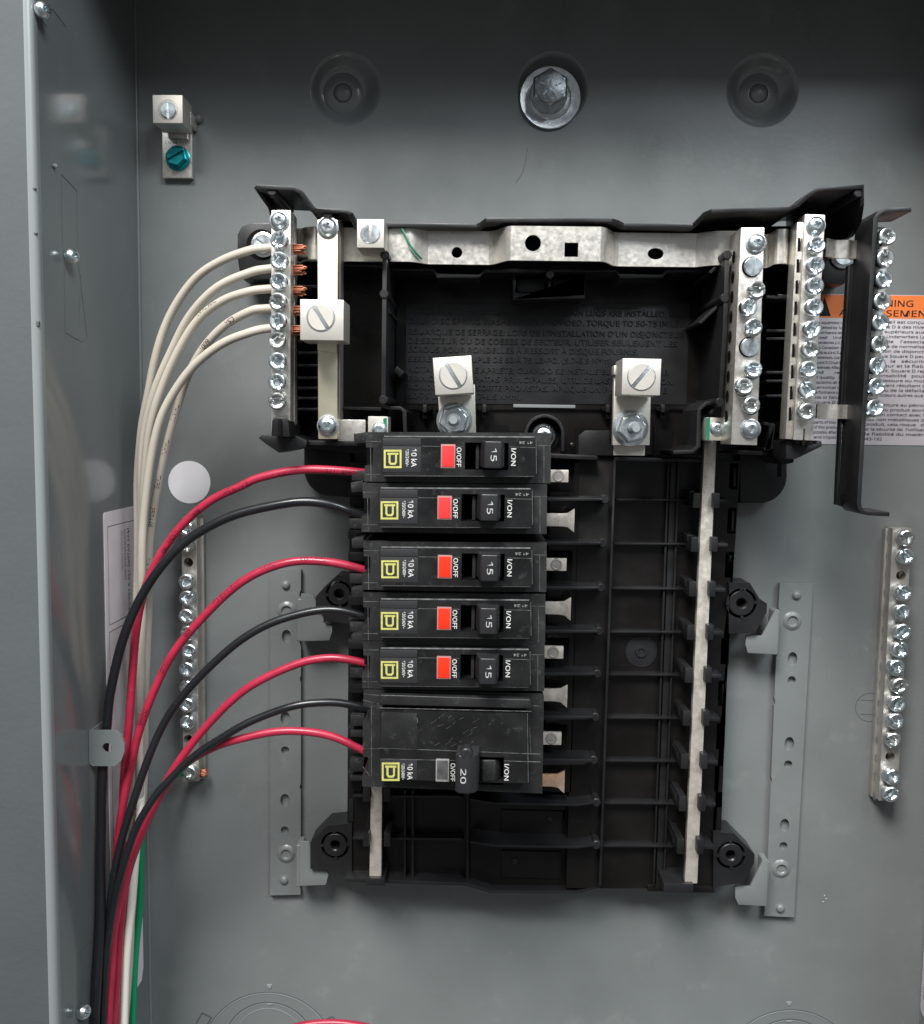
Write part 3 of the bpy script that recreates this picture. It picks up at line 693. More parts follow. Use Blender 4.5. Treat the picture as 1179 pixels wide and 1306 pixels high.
for (a, b) in ((701, 1045), (657, 1098)): MB().lathep(a, b, 17.5, [(1.4, 16), (1.3, 18), (.9, 18.2)], 14).build('moulding_mark', m_plast2, base)
for x in (515, 525, 595): MB().polyp([(x, 1008), (x + 3, 1008), (x + 3, 1124), (x, 1124)], 19, HD - 1).build('long_ridge', m_plast2, base, bevel=.2)
for y in (1015, 1069):
    MB().polyp([(450, y - 1), (586, y), (592, y + 2), (586, y + 3), (450, y + 2)], 20, HD - 1).build('cross_rib', m_plast2, base, bevel=.3)
for y in (1014, 1071):
    for dx in (-13, 14): MB().boxp(480 + dx - 4, y - 9, 480 + dx + 4, y + 9, 31, HD - 1).build('rail_clip', m_plast2, base, bevel=.35)
MB().boxp(467, 1120, 491, 1130, 29, 8).build('rail_end_cap', m_plast2, base, bevel=.5)
MB().boxp(445, 1020, 451, 1048, 15, HD - 1).build('slot_spring', m_plast2, base, bevel=.2)
for y in range(620, 1000, 28): MB().boxp(444, y, 466, y + 12, 24, HD - 1).build('edge_block', m_plast2, base, bevel=.5)
MB().boxp(448, 600, 463, 1010, 18, HD - 1).build('edge_step', m_plast, base, bevel=.5)

# ---- upper tray
HT = 22.0
tray = [(378, 290), (1020, 288), (1012, 560), (890, 580), (480, 582), (380, 570)]
MB().polyp(tray, HT, 6).build('tray_floor', m_plast, base, bevel=.4)
# text panel (framed, slightly proud)
MB().polyp([(505, 352), (900, 352), (893, 523), (505, 523)], 23.5, HT - 1).build('text_frame', m_plast, base, bevel=.6)
MB().polyp([(518, 387), (880, 387), (876, 516), (518, 515)], 23.9, 23).build('text_panel', m_plast2, base, bevel=.15)
TL = [('TORQUE NOTE: WHEN MAIN BREAKER OR MAIN LUGS ARE INSTALLED, USE', 395.5, 521, 872), ('ONLY DISC SPRING WASHER NUTS PROVIDED. TORQUE TO 50-75 IN.LBS.', 408, 521, 876),
      ("REMARQUE DE SERRAGE: LORS DE L'INSTALLATION D'UN DISJONCTEUR", 421.5, 521, 873), ('DE SECTEUR OU DE COSSES DE SECTEUR, UTILISER SEULEMENT LES', 432.8, 521, 864),
      ('ÉCROUS POUR RONDELLES À RESSORT À DISQUE FOURNIS.', 444, 521, 815), ('SERRER À UN COUPLE DE 50 À 75 LB-PO. (5.7-8.5 N*m)', 456, 521, 781),
      ('NOTA DEL PAR DE APRIETE: CUANDO SE INSTALE EL INTERRUPTOR', 469.5, 521, 853), ('PRINCIPAL O ZAPATAS PRINCIPALES, UTILICE LAS TUERCAS CON', 481, 521, 858),
      ('RONDELAS DE RESORTE PROVISTAS. APLIQUE UN PAR DE APRIETE', 492, 521, 850), ('50-75 LB-PULG (5.7-8.5 N*m)', 503, 521, 664)]
k = MB()
for s, y, x0, x1 in TL:
    a = P(x0, y + 4.3, 24.4); b_ = P(x1, y + 4.3, 24.4)
    V, Fc = text_geo(s); xs = [q.x for q in V]; sx = (b_.x - a.x) / (max(xs) - min(xs)); n = len(V)
    top = [Vector((a.x + (q.x - min(xs)) * sx, -24.36, a.z + q.y * 3.75)) for q in V]
    bot = [Vector((t.x, -23.8, t.z)) for t in top]
    from collections import Counter
    ec = Counter(tuple(sorted((fc[i], fc[(i + 1) % len(fc)]))) for fc in Fc for i in range(len(fc)))
    side = [(e[0], e[1], n + e[1], n + e[0]) for e, c_ in ec.items() if c_ == 1]
    k.add(top + bot, list(Fc) + side)
k.build('raised_lettering', m_plast2, base, smooth=20)
MB().boxp(655, 516, 734, 520, 24.3, 23).build('slot_highlight', m_paint, base, bevel=.1)  # pale strip standing for the highlight in the slot recess
# partition walls with round knobs
def partition(pts, h1, h0, th, knobs):
    MB().ribbonp(pts, h1, h0, th).build('partition', m_plast2, base, bevel=.25)
    for a, b in knobs: MB().lathep(a, b, h1 + .4, [(1.75, h0), (1.75, h1 + .2), (1.4, h1 + .5)], 20).build('partition_knob', m_plast2, base)
partition([(491, 326), (490, 420), (489, 515)], 58, HT, 1.7, [(491, 325), (490, 375), (489, 510)])
partition([(928, 328), (925, 420), (919, 510)], 58, HT, 1.7, [(928, 325), (925, 380), (919, 513)])
for pts in ([(928, 325), (906, 348)], [(925, 382), (893, 412)], [(919, 513), (907, 527)], [(491, 326), (478, 334)], [(490, 378), (497, 400)]):
    MB().ribbonp(pts, 50, HT, 1.1).build('gusset', m_plast2, base, bevel=.2)
MB().ribbonp([(928, 322), (948, 330)], 50, HT, 1.4).build('gusset', m_plast2, base, bevel=.2)
MB().ribbonp([(504, 470), (513, 478)], 42, HT, 2.6).build('gusset', m_plast, base, bevel=.2)
# ledge under the strap
MB().ribbonp([(436, 337.5), (482, 338), (497, 343.5), (553, 344), (558, 351.5), (612, 352), (618, 345), (786, 345), (791, 352), (845, 352), (851, 345), (903, 345)], 42, HT, 1.1).build('strap_ledge', m_plast2, base, bevel=.2)
MB().boxp(500, 300, 905, 343, 24, HT - 1).build('strap_bed', m_plast, base)
MB().ribbonp([(656, 349), (656, 378), (745, 378), (745, 350)], 38, HT, 1.5).build('centre_box', m_plast2, base, bevel=.25)
MB().ribbonp([(701, 350), (701, 377)], 38, HT, 1.2).build('centre_box', m_plast2, base, bevel=.25)
MB().lathep(702, 350, 44, [(1.8, HT), (1.8, 43.5), (1.4, 44)], 20).build('partition_knob', m_plast2, base)
for x in (678, 723): MB().boxp(x - 18, 356, x + 18, 373, 33, HT).build('box_window', m_plast2, base, bevel=.4)
# outer walls
rim_top_l = [(326, 238, 68), (375, 240, 68), (384, 245, 68), (390, 256, 67), (397, 264, 66), (405, 268, 66), (440, 269, 66), (448, 273, 66), (453, 287, 63)]
MB().ribbonp(rim_top_l, 66, [36, 36, 34, 32, 30, HT, HT, HT, HT], 1.6).build('tray_wall', m_plast2, base, bevel=.3)
MB().ribbonp([(326, 238, 68), (331, 246, 64), (338, 256, 58), (345, 266, 52), (350, 290, 45)], 60, [36, 35, 34, 33, 30], 1.4).build('tray_wall', m_plast2, base, bevel=.25)
rim_top_m = [(450, 286, 55), (520, 287, 53), (608, 288, 52), (613, 286, 53), (620, 280.5, 56), (745, 280.5, 56), (781, 281, 56), (788, 283, 54), (796, 287, 52), (884, 288, 54), (893, 281, 60),
             (899, 273, 62), (908, 269, 64), (960, 267.5, 65), (1006, 266, 66), (1018, 261, 67), (1030, 250, 68), (1042, 242, 68), (1052, 240, 68), (1101, 238, 68), (1100, 262, 66), (1097, 283, 58), (1086, 302, 50)]
MB().ribbonp(rim_top_m, 60, HT - 4, 1.6).build('tray_wall', m_plast2, base, bevel=.3)
MB().polyp([(1012, 262), (1094, 245), (1092, 296), (1060, 330), (1015, 330)], 30, 20).build('tray_corner', m_plast, base, bevel=.5)
MB().lathep(1095, 246, 67, [(1.7, 30), (1.7, 67), (1.4, 67.3)], 16).build('partition_knob', m_plast2, base)
MB().lathep(347, 243, 67, [(1.9, 36), (1.9, 67), (1.6, 67.3)], 16).build('partition_knob', m_plast2, base)
MB().lathep(418, 272, 65, [(1.9, 24), (1.9, 65), (1.6, 65.3)], 16).build('partition_knob', m_plast2, base)
# left and right side compartments
MB().ribbonp([(376, 290), (376, 440), (379, 562)], 36, HT, 1.5).build('tray_wall', m_plast, base, bevel=.3)
for y in (328, 332): MB().ribbonp([(377 if y == 328 else 393, y), (392 if y == 328 else 404, y)], 52, HT, 1.0).build('comb_rib', m_plast2, base, bevel=.2)
for y in (365, 400, 435, 450, 466, 482, 495, 508, 522): MB().ribbonp([(380, y), (407, y)], 42, HT, 1.1).build('comb_rib', m_plast2, base, bevel=.3)
for y in (378, 422, 432, 475, 486, 505): MB().ribbonp([(978, y), (1014, y)], 40, HT, 1.1).build('comb_rib', m_plast2, base, bevel=.3)
MB().ribbonp([(978, 379), (992, 380), (993, 378), (1010, 378)], 52, HT, 1.0).build('comb_rib', m_plast2, base, bevel=.2)
MB().ribbonp([(1012, 300), (1003, 560)], 38, HT, 1.4).build('tray_wall', m_plast, base, bevel=.3)
MB().ribbonp([(975, 540), (985, 542), (984, 572), (975, 573)], 45, HT, 1.3).build('comb_rib', m_plast2, base, bevel=.3)
# bottom walls and clips
MB().ribbonp([(434, 520.5), (486, 521.5)], 52, HT, 1.2).build('tray_wall', m_plast2, base, bevel=.2)
MB().ribbonp([(497, 520), (511, 520.5), (516, 525), (517, 556)], 48, HT, 1.3).build('tray_wall', m_plast2, base, bevel=.25)
MB().ribbonp([(859, 577), (884, 576), (891, 569), (892, 523), (901, 514.5), (916, 513)], 50, HT, 1.4).build('tray_wall', m_plast2, base, bevel=.25)
MB().ribbonp([(387, 564.5), (466, 566)], 56, 14, 1.8).build('tray_wall', m_plast2, base, bevel=.3)
MB().polyp([(329.5, 558.6), (334.5, 554), (376.5, 555), (391.8, 562), (391, 570), (356, 577.7), (340, 567)], 60, 40).build('corner_flare', m_plast2, base, bevel=.5)
MB().ribbonp([(942, 577), (979, 578)], 42, 10, 1.6).build('tray_wall', m_plast2, base, bevel=.3)
MB().polyp([(1003, 563), (1017, 562), (1040, 567), (1043, 562), (1048, 562), (1049, 569), (1015, 585.7), (1003, 585)], 60, 44).build('corner_flare', m_plast2, base, bevel=.4)
MB().polyp([(1015, 566), (1015, 546), (1018, 541), (1033, 540), (1037, 544), (1037, 568)], 64, 44).build('bar_clip', m_plast2, base, bevel=.4)
MB().boxp(1024, 546, 1027, 568, 66, 63).build('bar_clip', m_plast, base, bevel=.2)
MB().polyp([(346, 556), (347, 536), (351, 532), (363, 532), (368, 537), (370, 557)], 71, 50).build('bar_clip', m_plast2, base, bevel=.5)
MB().boxp(355, 534, 359, 556, 72.3, 70).build('bar_clip', m_plast, base, bevel=.3)
MB().polyp([(985, 565), (1013, 570), (1013, 590), (1000, 593), (985, 580)], 40, 16).build('corner_flare', m_plast, base, bevel=.5)
for a in (542, 618, 776, 846):
    MB().polyp([(a - 9, 519), (a + 9, 519), (a + 9, 523), (a + 3, 525), (a + 3, 534), (a - 3, 534), (a - 3, 525), (a - 9, 523)], 27.5, 23).build('hook', m_dark, base, bevel=.3)
    MB().boxp(a - 2.5, 516, a + 2.5, 526, 29, 24).build('hook_tip', m_plast2, base, bevel=.3)
for q in ([(735, 546), (786, 546), (786, 581), (735, 581)], [(834, 546), (858, 546), (856, 581), (834, 581)], [(606, 543), (648, 543), (648, 556), (606, 556)], [(534, 521), (556, 521), (556, 555), (534, 555)]):
    MB().polyp(q, 23.3, 22.5).build('lug_recess', m_dark, base)
MB().polyp([(738, 581), (738, 556), (747, 549), (786, 549), (786, 581)], 24.5, 23).build('lug_pad', m_plast2, base, bevel=.3)
c0 = P(694.8, 554, 30)
pts = [Vector((c0.x + 7.7 * math.cos(math.radians(a)), -30, c0.z + 7.7 * math.sin(math.radians(a)))) for a in range(-20, 201, 11)]
pts = [Vector((c0.x + 7.7, -30, c0.z - 7))] + pts[2:-2] + [Vector((c0.x - 7.7, -30, c0.z - 7))]
MB().ribbon(pts, 22, 1.2).build('screw_collar', m_plast2, base, bevel=.25)
MB().lathe((c0.x, c0.z), [(7.2, 22.5), (7.2, 23.8), (7.0, 24)], 30).build('collar_floor', m_dark, base)
MB().lathep(730, 568, 24.5, [(1.1, 22), (1.1, 25), (.8, 25.2)], 12).build('moulding_mark', m_plast, base)
g = P(694, 555, 26)
cs = thing('base_screw', (g.x, -24, g.z), 'large round silver screw head half hidden above the top breaker', 'screw')
MB().lathe((g.x, g.z), [(4.9, 24), (5.0, 24.8), (4.6, 25.1)], 32).build('washer', m_zinc, cs)
put('screw_head', ME_PAN, (g.x, -24.8, g.z - .3), cs, .3, 1.15)
for (a0, b0, a1, b1, hh, h0) in ((350, 280, 362, 300, 57, 12), (350, 530, 362, 545, 57, 12), (409, 284, 424, 300, 59, 20), (409, 535, 424, 548, 59, 20), (950, 300, 962, 322, 50, 20), (940, 535, 955, 555, 50, 20),
                                (1026, 285, 1036, 305, 58, 18), (1014, 538, 1026, 552, 58, 18), (903, 536, 922, 556, 40, 20), (473, 535, 490, 556, 42, 20), (560, 500, 600, 548, 43.5, 22), (786, 500, 824, 560, 43.5, 22)):
    MB().boxp(a0, b0, a1, b1, hh, h0).build('bar_support', m_plast, base, bevel=.4)
# mounting ears at the top corners with their slotted screws
MB().polyp([(352, 284), (352, 356), (310, 357), (306, 348), (303, 330), (303, 299), (308, 289), (318, 284)], 14, 2).build('mounting_ear', m_plast2, base, bevel=.6)
MB().polyp([(1046, 312), (1088, 322), (1087, 350), (1076, 363), (1050, 360)], 14, 2).build('mounting_ear', m_plast2, base, bevel=.5)
MB().lathep(334, 312, 14, [(6.4, 13.8), (6.4, 14.3), (6.0, 14.4)], 32).build('ear_socket', m_dark, base)
for i, (a, b, s_) in enumerate(((336, 312, 'left ear of the black base behind the topmost white wire'), (1076, 326, 'right ear of the black base behind the metal cross tab'))):
    g = P(a, b, 15); t = thing('mounting_screw', (g.x, -14.3, g.z), 'slotted zinc screw in the ' + s_, 'screw', 'screws holding the ears of the base')
    MB().lathe((g.x, g.z), [(5.3, 14.4), (5.3, 15.0), (4.9, 15.2)], 30).build('washer', m_zinc, t)
    put('screw_head', ME_SETZ, (g.x, -15.4, g.z), t, .6, 1.2)

# ================================================================== metal strap and bars
def profile_strap(name, pts, top, bot, th, mat, parent, holes=(), bevel=.3):
    """bent strap: pts = [(px, height)], runs across between pixel rows top and bot given at the first height"""
    zt_ = P(pts[0][0], top, pts[0][1]).z; zb_ = P(pts[0][0], bot, pts[0][1]).z
    return zt_, zb_
g = P(700, 343, 40)
strap = thing('neutral_strap', (g.x, -24, g.z), 'long bent silver cross strap along the top of the black base', 'metal strap')
ztp, zbt = P(700, 288.5, 56).z, P(700, 332.5, 56).z
def sx(px, h): return P(px, 315, h).x
prof = [(377, 46), (383, 44), (388, 50), (404, 52), (412, 50), (452, 50), (522, 51), (529, 50), (541, 47), (546, 46), (624, 46), (630, 47), (645, 54.5), (652, 56), (766, 56), (773, 54.5), (783, 47), (789, 46),
        (888, 46), (893, 47), (908, 50), (915, 51), (966, 52), (972, 46), (980, 46), (990, 55), (1003, 56), (1014, 50), (1024, 46)]
pts2 = [(sx(a, h), h) for a, h in prof]
# rounded corners along the bends, band surface in strips; holes are cut in the flat runs
def flat_piece(xa, xb, h, holes, mb):
    mb.poly([(xa, zbt), (xb, zbt), (xb, ztp), (xa, ztp)], h, h - 1.6, holes)
def bend_piece(seg, mb):
    n = len(seg); v = []
    for x, h in seg:
        v += [(x, -h, zbt), (x, -h, ztp), (x, -(h - 1.6), zbt), (x, -(h - 1.6), ztp)]
    f = []
    for i in range(n - 1):
        a = 4 * i; b_ = a + 4
        f += [(a, a + 1, b_ + 1, b_), (a + 2, b_ + 2, b_ + 3, a + 3), (a, b_, b_ + 2, a + 2), (a + 1, a + 3, b_ + 3, b_ + 1)]
    f += [(0, 2, 3, 1), (4 * n - 4, 4 * n - 3, 4 * n - 1, 4 * n - 2)]
    mb.add(v, f)
def smoothseg(seg, k=5):
    out = [seg[0]]
    for i in range(1, len(seg) - 1):
        a, b_, c_ = Vector(seg[i - 1]), Vector(seg[i]), Vector(seg[i + 1])
        da, dc = (a - b_), (c_ - b_); r = min(da.length, dc.length, 5) * .45
        p0, p1 = b_ + da.normalized() * r, b_ + dc.normalized() * r
        for j in range(k + 1):
            t = j / k; out.append(tuple(p0 * (1 - t) ** 2 + b_ * 2 * t * (1 - t) + p1 * t * t))
    out.append(seg[-1]); return out
def C_(px, py, h, rx, rz, n=24):
    c = P(px, py, h); return [(c.x + rx * math.cos(2 * math.pi * i / n), c.z + rz * math.sin(2 * math.pi * i / n)) for i in range(n)]
mb = MB(); bend_piece(smoothseg(pts2[:10]), mb); mb.build('bent_end', m_tin, strap, smooth=50)
mb = MB(); flat_piece(pts2[9][0] + .02, pts2[10][0] - .02, 46, [C_(583, 322, 46, 2.1, 2.1)], mb); mb.build('low_flat', m_tin, strap)
mb = MB(); bend_piece(smoothseg(pts2[10:14] + [(pts2[13][0] + 1.5, 56)]), mb); mb.build('bend', m_tin, strap, smooth=50)
mb = MB(); flat_piece(pts2[13][0] + 1.5, pts2[14][0] - 1.5, 56, [C_(680, 310, 56, 3.05, 3.05), rect(720, 309.5, 738, 327.5, 56)], mb); mb.build('high_flat', m_tin, strap)
mb = MB(); bend_piece(smoothseg([(pts2[14][0] - 1.5, 56)] + pts2[14:18]), mb); mb.build('bend', m_tin, strap, smooth=50)
mb = MB(); flat_piece(pts2[17][0] + .02, pts2[18][0] - .02, 46, [C_(836.5, 323.5, 46, 3.1, 2.2)], mb); mb.build('low_flat', m_tin, strap)
mb = MB(); bend_piece(smoothseg(pts2[18:]), mb); mb.build('bent_end', m_tin, strap, smooth=50)
for (a, b) in ((583, 322), (837, 323.5)):
    MB().lathep(a, b, 32, [(1.6, 24), (1.5, 33), (1.0, 34)], 12).build('post_tip', m_plast2, base)
# green hair line left on the strap
k = MB(); k.tube([P(512, 290, 52.2), P(517, 300, 52.0), P(524, 314, 52.0), P(531, 323, 51.0), P(538, 330, 49.0)], .45, 8)
tag(k.build('green_thread', m_green_mark, None, at=tuple(P(524, 315, 50))), 'thin dark green thread lying across the silver strap', 'thread')

# left yellowish link bar
g = P(418, 555, 66)
lk = thing('link_bar', (g.x, -40, g.z), 'flat yellowish metal bar carrying the big square lug on the left', 'metal bar')
MB().polyp([(405, 280), (431, 280), (430.5, 560), (406, 560)], 64, 59).build('bar', m_gold, lk, bevel=.35)
MB().boxp(431, 280, 434, 560, 58.5, 50).build('spacer', m_old, lk)
MB().boxp(431, 535, 466, 563, 56, 53).build('bottom_tab', m_tin, lk, bevel=.4)
for y in (290, 543):
    p = P(418, y, 64.5)
    MB().lathe((p.x, p.z), [(4.1, 64.02), (4.1, 64.3), (3.6, 64.4)], 30).build('screw_seat', m_bolt, lk)
    put('fixing_screw', ME_PAN, (p.x, -64.2, p.z), lk, random.uniform(0, 1.5), .98)
g = P(405, 405, 80)
big = thing('neutral_lug', (g.x, -64, g.z), 'large square aluminium lug clamped on the yellowish bar at left', 'lug')
MB().boxp(383, 382, 438.5, 434, 80, 64.2).build('clamp_block', m_alu, big, bevel=.3)
MB().polyp([(405, 430), (430, 430), (430, 450), (405, 447)], 66.5, 64.1).build('tongue', m_gold, big, bevel=.2)
p = P(409.5, 405, 80)
MB().lathe((p.x, p.z), [(5.2, 80.02), (5.0, 80.05)], 36).build('screw_recess', m_bolt, big)
put('set_screw', ME_BIG, (p.x, -79.7, p.z), big, math.radians(57), 1.0)
g = P(472, 297, 66)
sm = thing('small_lug', (g.x, -52, g.z), 'small square lug with upright slot at the left of the silver strap', 'lug')
MB().boxp(455.5, 279.5, 490, 316, 66, 52.5).build('clamp_block', m_alu, sm, bevel=.3)
p = P(472.5, 298, 66)
MB().lathe((p.x, p.z), [(3.9, 66.02), (3.75, 66.06)], 32).build('screw_recess', m_old, sm)
put('set_screw', ME_SETZ, (p.x, -65.6, p.z), sm, math.radians(90), 1.03)

# terminal bars
def screws(t, pts, h, tilt=(0, 0), r=.96):
    for i, (a, b) in enumerate(pts):
        top = P(a, b, h + 4.0)
        put('terminal_screw', ME_COMBO, (top.x, -(h + random.uniform(-.3, .9)), top.z), t, random.uniform(0, 3.14), r * random.uniform(.97, 1.02),
            (tilt[0] + random.uniform(-.06, .06), tilt[1] + random.uniform(-.06, .06)))
g = P(358, 555, 68)
nb = thing('terminal_bar', (g.x, -44, g.z), 'leftmost silver terminal bar holding the five white wires', 'terminal bar')
hl = C_(358, 300, 66, .1, .1, 6)
MB().polyp([(346, 268), (371, 268), (370.5, 552), (346, 552)], 67, 57).build('bar', m_tin, nb, bevel=.35)
MB().polyp([(371.5, 275), (376, 275), (376, 552), (371.5, 552)], 60, 55).build('ledge', m_tin, nb, bevel=.2)
screws(nb, [(355.8, 305.8), (355.3, 332), (355.3, 358.2), (354.4, 384.3), (354.4, 409.6), (353, 434.4), (353, 460.5), (353, 487), (353, 512.3)], 67.5)
p = P(356, 281, 68)
MB().lathe((p.x, p.z), [(3.7, 67.02), (3.7, 67.5), (3.3, 67.6)], 30).build('screw_seat', m_bolt, nb)
put('fixing_screw', ME_PAN, (p.x, -67.4, p.z), nb, .4, .85)

def barA():
    g = P(955, 570, 66)
    t = thing('terminal_bar', (g.x, -40, g.z), 'wide silver terminal bar right of the lettered panel with two flush slotted screws', 'terminal bar')
    MB().polyp([(945.5, 290), (975.5, 290), (966, 568), (932.5, 567)], 66, 50).build('bar', m_tin, t, bevel=.35)
    cols = [(964.7, 310.3), (960.3, 339.8), (965.3, 369.5), (954.8, 391.6), (962.5, 416.4), (956.2, 442.6), (961.1, 471.5), (950.1, 493.5), (959.2, 517), (957.8, 547.3)]
    for i in (0, 9):
        p = P(*cols[i], 66.5); MB().lathe((p.x, p.z), [(3.8, 66.02), (3.8, 66.5), (3.4, 66.6)], 30).build('screw_seat', m_bolt, t)
        put('fixing_screw', ME_PAN, (p.x, -66.4, p.z), t, .5 + i, .93)
    for i in (1, 5):
        p = P(*cols[i], 67); MB().lathe((p.x, p.z), [(3.75, 66.02), (3.75, 66.06)], 30).build('screw_hole', m_dark, t)
        put('slotted_screw', ME_SLOT, (p.x + .2, -66.2, p.z), t, 1.5708 + .03 * i, 1.08)
    for i in (2, 3, 4, 6, 7, 8):
        p = P(*cols[i], 66.5); MB().lathe((p.x - .25, p.z - .3), [(3.3, 66.02), (3.3, 66.06)], 24).build('screw_hole', m_dark, t)
        screws(t, [cols[i]], 66.3)
    # wire holes in the left side
    for i in range(9):
        y = 328 + i * 25.4
        z = P(940, y, 58).z; x = P(945.5 - (y - 290) * .047, y, 66).x
        mb = MB(); n = 14
        v = [Vector((x - .18, -(58 + 2.3 * math.cos(2 * math.pi * j / n)), z + 2.3 * math.sin(2 * math.pi * j / n))) for j in range(n)]
        mb.add([Vector((x + 1.2, q.y, q.z)) for q in v] + v, [tuple(range(n, 2 * n))]); mb.build('wire_hole', m_dark, t)
    return t
barA()
def barB():
    g = P(1030, 560, 66)
    t = thing('terminal_bar', (g.x, -40, g.z), 'narrow silver terminal bar just left of the orange label header', 'terminal bar')
    MB().polyp([(1027, 273), (1053, 274), (1037, 562), (1012, 561)], 66, 58).build('bar', m_tin, t, bevel=.35)
    MB().polyp([(1017, 283), (1026, 283), (1012, 560), (1002, 560)], 62.5, 55).build('ledge', m_tin, t, bevel=.3)
    p = P(1041.5, 287, 67); MB().lathe((p.x, p.z), [(3.6, 66.02), (3.6, 66.5), (3.2, 66.6)], 30).build('screw_seat', m_bolt, t)
    put('fixing_screw', ME_PAN, (p.x, -66.4, p.z), t, 1.1, .86)
    pts = [(1043.3, 311.6), (1041.6, 338), (1040.5, 364.5), (1038.8, 391.6), (1037.3, 419.1), (1035.6, 445.5), (1032.8, 470.9), (1031.7, 497.3), (1030, 524.8)]
    screws(t, pts, 66.6)
    for i in range(9):
        y = 312 + i * 27; x0 = 1021 - (y - 283) * .053
        k = MB().polyp([(x0 - 1.5, y - 8), (x0 + 1.5, y - 9), (x0 + 2, y + 8), (x0 - 2, y + 9)], 62.6, 62.3); k.build('wire_notch', m_dark, t)
    return t
barB()
# far right bar on its black channel
g = P(1085, 655, 40)
ch = thing('bar_bracket', (g.x, -20, g.z), 'tall black plastic channel bracket standing at the far right', 'bracket')
f_ = lambda y: 1118 - (y - 272) * .058
MB().ribbonp([(1163, 267), (1130, 268), (1122, 271), (1117.5, 278), (1112, 360), (1104, 500), (1096, 640), (1097, 648), (1101, 653), (1108, 654.5), (1135, 656)], 64, 47, 1.7).build('channel', m_plast2, ch, bevel=.35)
MB().polyp([(1084, 338), (1100, 330), (1108, 330), (1085, 650), (1068, 644), (1070, 600), (1077, 470)], 47.5, 46.3, [[(P(a, b, 47).x, P(a, b, 47).z) for a, b in ((1073.5, 540), (1075.5, 540), (1071, 630), (1069.5, 630))]]).build('back_plate', m_plast2, ch)
MB().ribbonp([(1084, 338, 49), (1076, 470, 49), (1068, 644, 49)], 49, 46, .8).build('plate_lip', m_plast2, ch, bevel=.2)
g = P(1125, 530, 58)
tC = thing('terminal_bar', (g.x, -42, g.z), 'rightmost terminal bar hugging the right side of the black channel', 'terminal bar')
MB().polyp([(1119, 289), (1135, 290), (1119, 532), (1105, 531)], 56, 47).build('bar', m_old, tC, bevel=.3)
ptsC = [(1133.2, 300.3), (1130.7, 328.5), (1128.6, 355.7), (1126.9, 383.2), (1124.4, 410.3), (1122.6, 438.5), (1119.8, 465.6), (1119.1, 492.4), (1117.3, 520.2)]
for (a, b) in ptsC:
    p = P(a - 8, b + 2, 57); MB().lathe((p.x, p.z), [(2.6, 56), (2.6, 60)], 16).build('screw_shank', m_bolt, tC)
for (a, b) in ptsC:
    top = P(a, b, 65)
    put('terminal_screw', ME_COMBO, (top.x, -60.2, top.z), tC, random.uniform(0, 3.14), 1.0, (random.uniform(-.05, .05), .10))
# crossing tabs between the two right bars
def tab(px0, px1, y0, y1, h0_, lbl):
    g = P(px0, y1, h0_)
    zt_, zb_ = P((px0 + px1) / 2, y0, h0_).z, P((px0 + px1) / 2, y1, h0_).z
    seg = smoothseg([(P(px0, y0, 50).x, 54), (P(px0 + 14, y0, 48).x, 50), (P(px0 + 30, y0, h0_).x, h0_ + 2), (P(px1 - 12, y0, h0_).x, h0_ + 1), (P(px1 + 34, y0, h0_).x, h0_)])
    v = []; f = []
    for x, h in seg: v += [(x, -h, zb_), (x, -h, zt_), (x, -(h - 1.5), zb_), (x, -(h - 1.5), zt_)]
    for i in range(len(seg) - 1):
        a = 4 * i; b_ = a + 4; f += [(a, a + 1, b_ + 1, b_), (a + 2, b_ + 2, b_ + 3, a + 3), (a, b_, b_ + 2, a + 2), (a + 1, a + 3, b_ + 3, b_ + 1)]
    f += [(0, 2, 3, 1), (len(v) - 4, len(v) - 3, len(v) - 1, len(v) - 2)]
    tag(MB().add(v, f).build('cross_tab', m_tin, None, smooth=50, at=(g.x, -h0_, g.z)), lbl, 'metal tab', 'metal tabs joining the two right bars')
tab(1050, 1098, 307, 330, 49, 'upper short silver tab joining the two right terminal bars')
tab(1038, 1086, 516, 534, 49, 'lower short silver tab crossing in front of the white label')

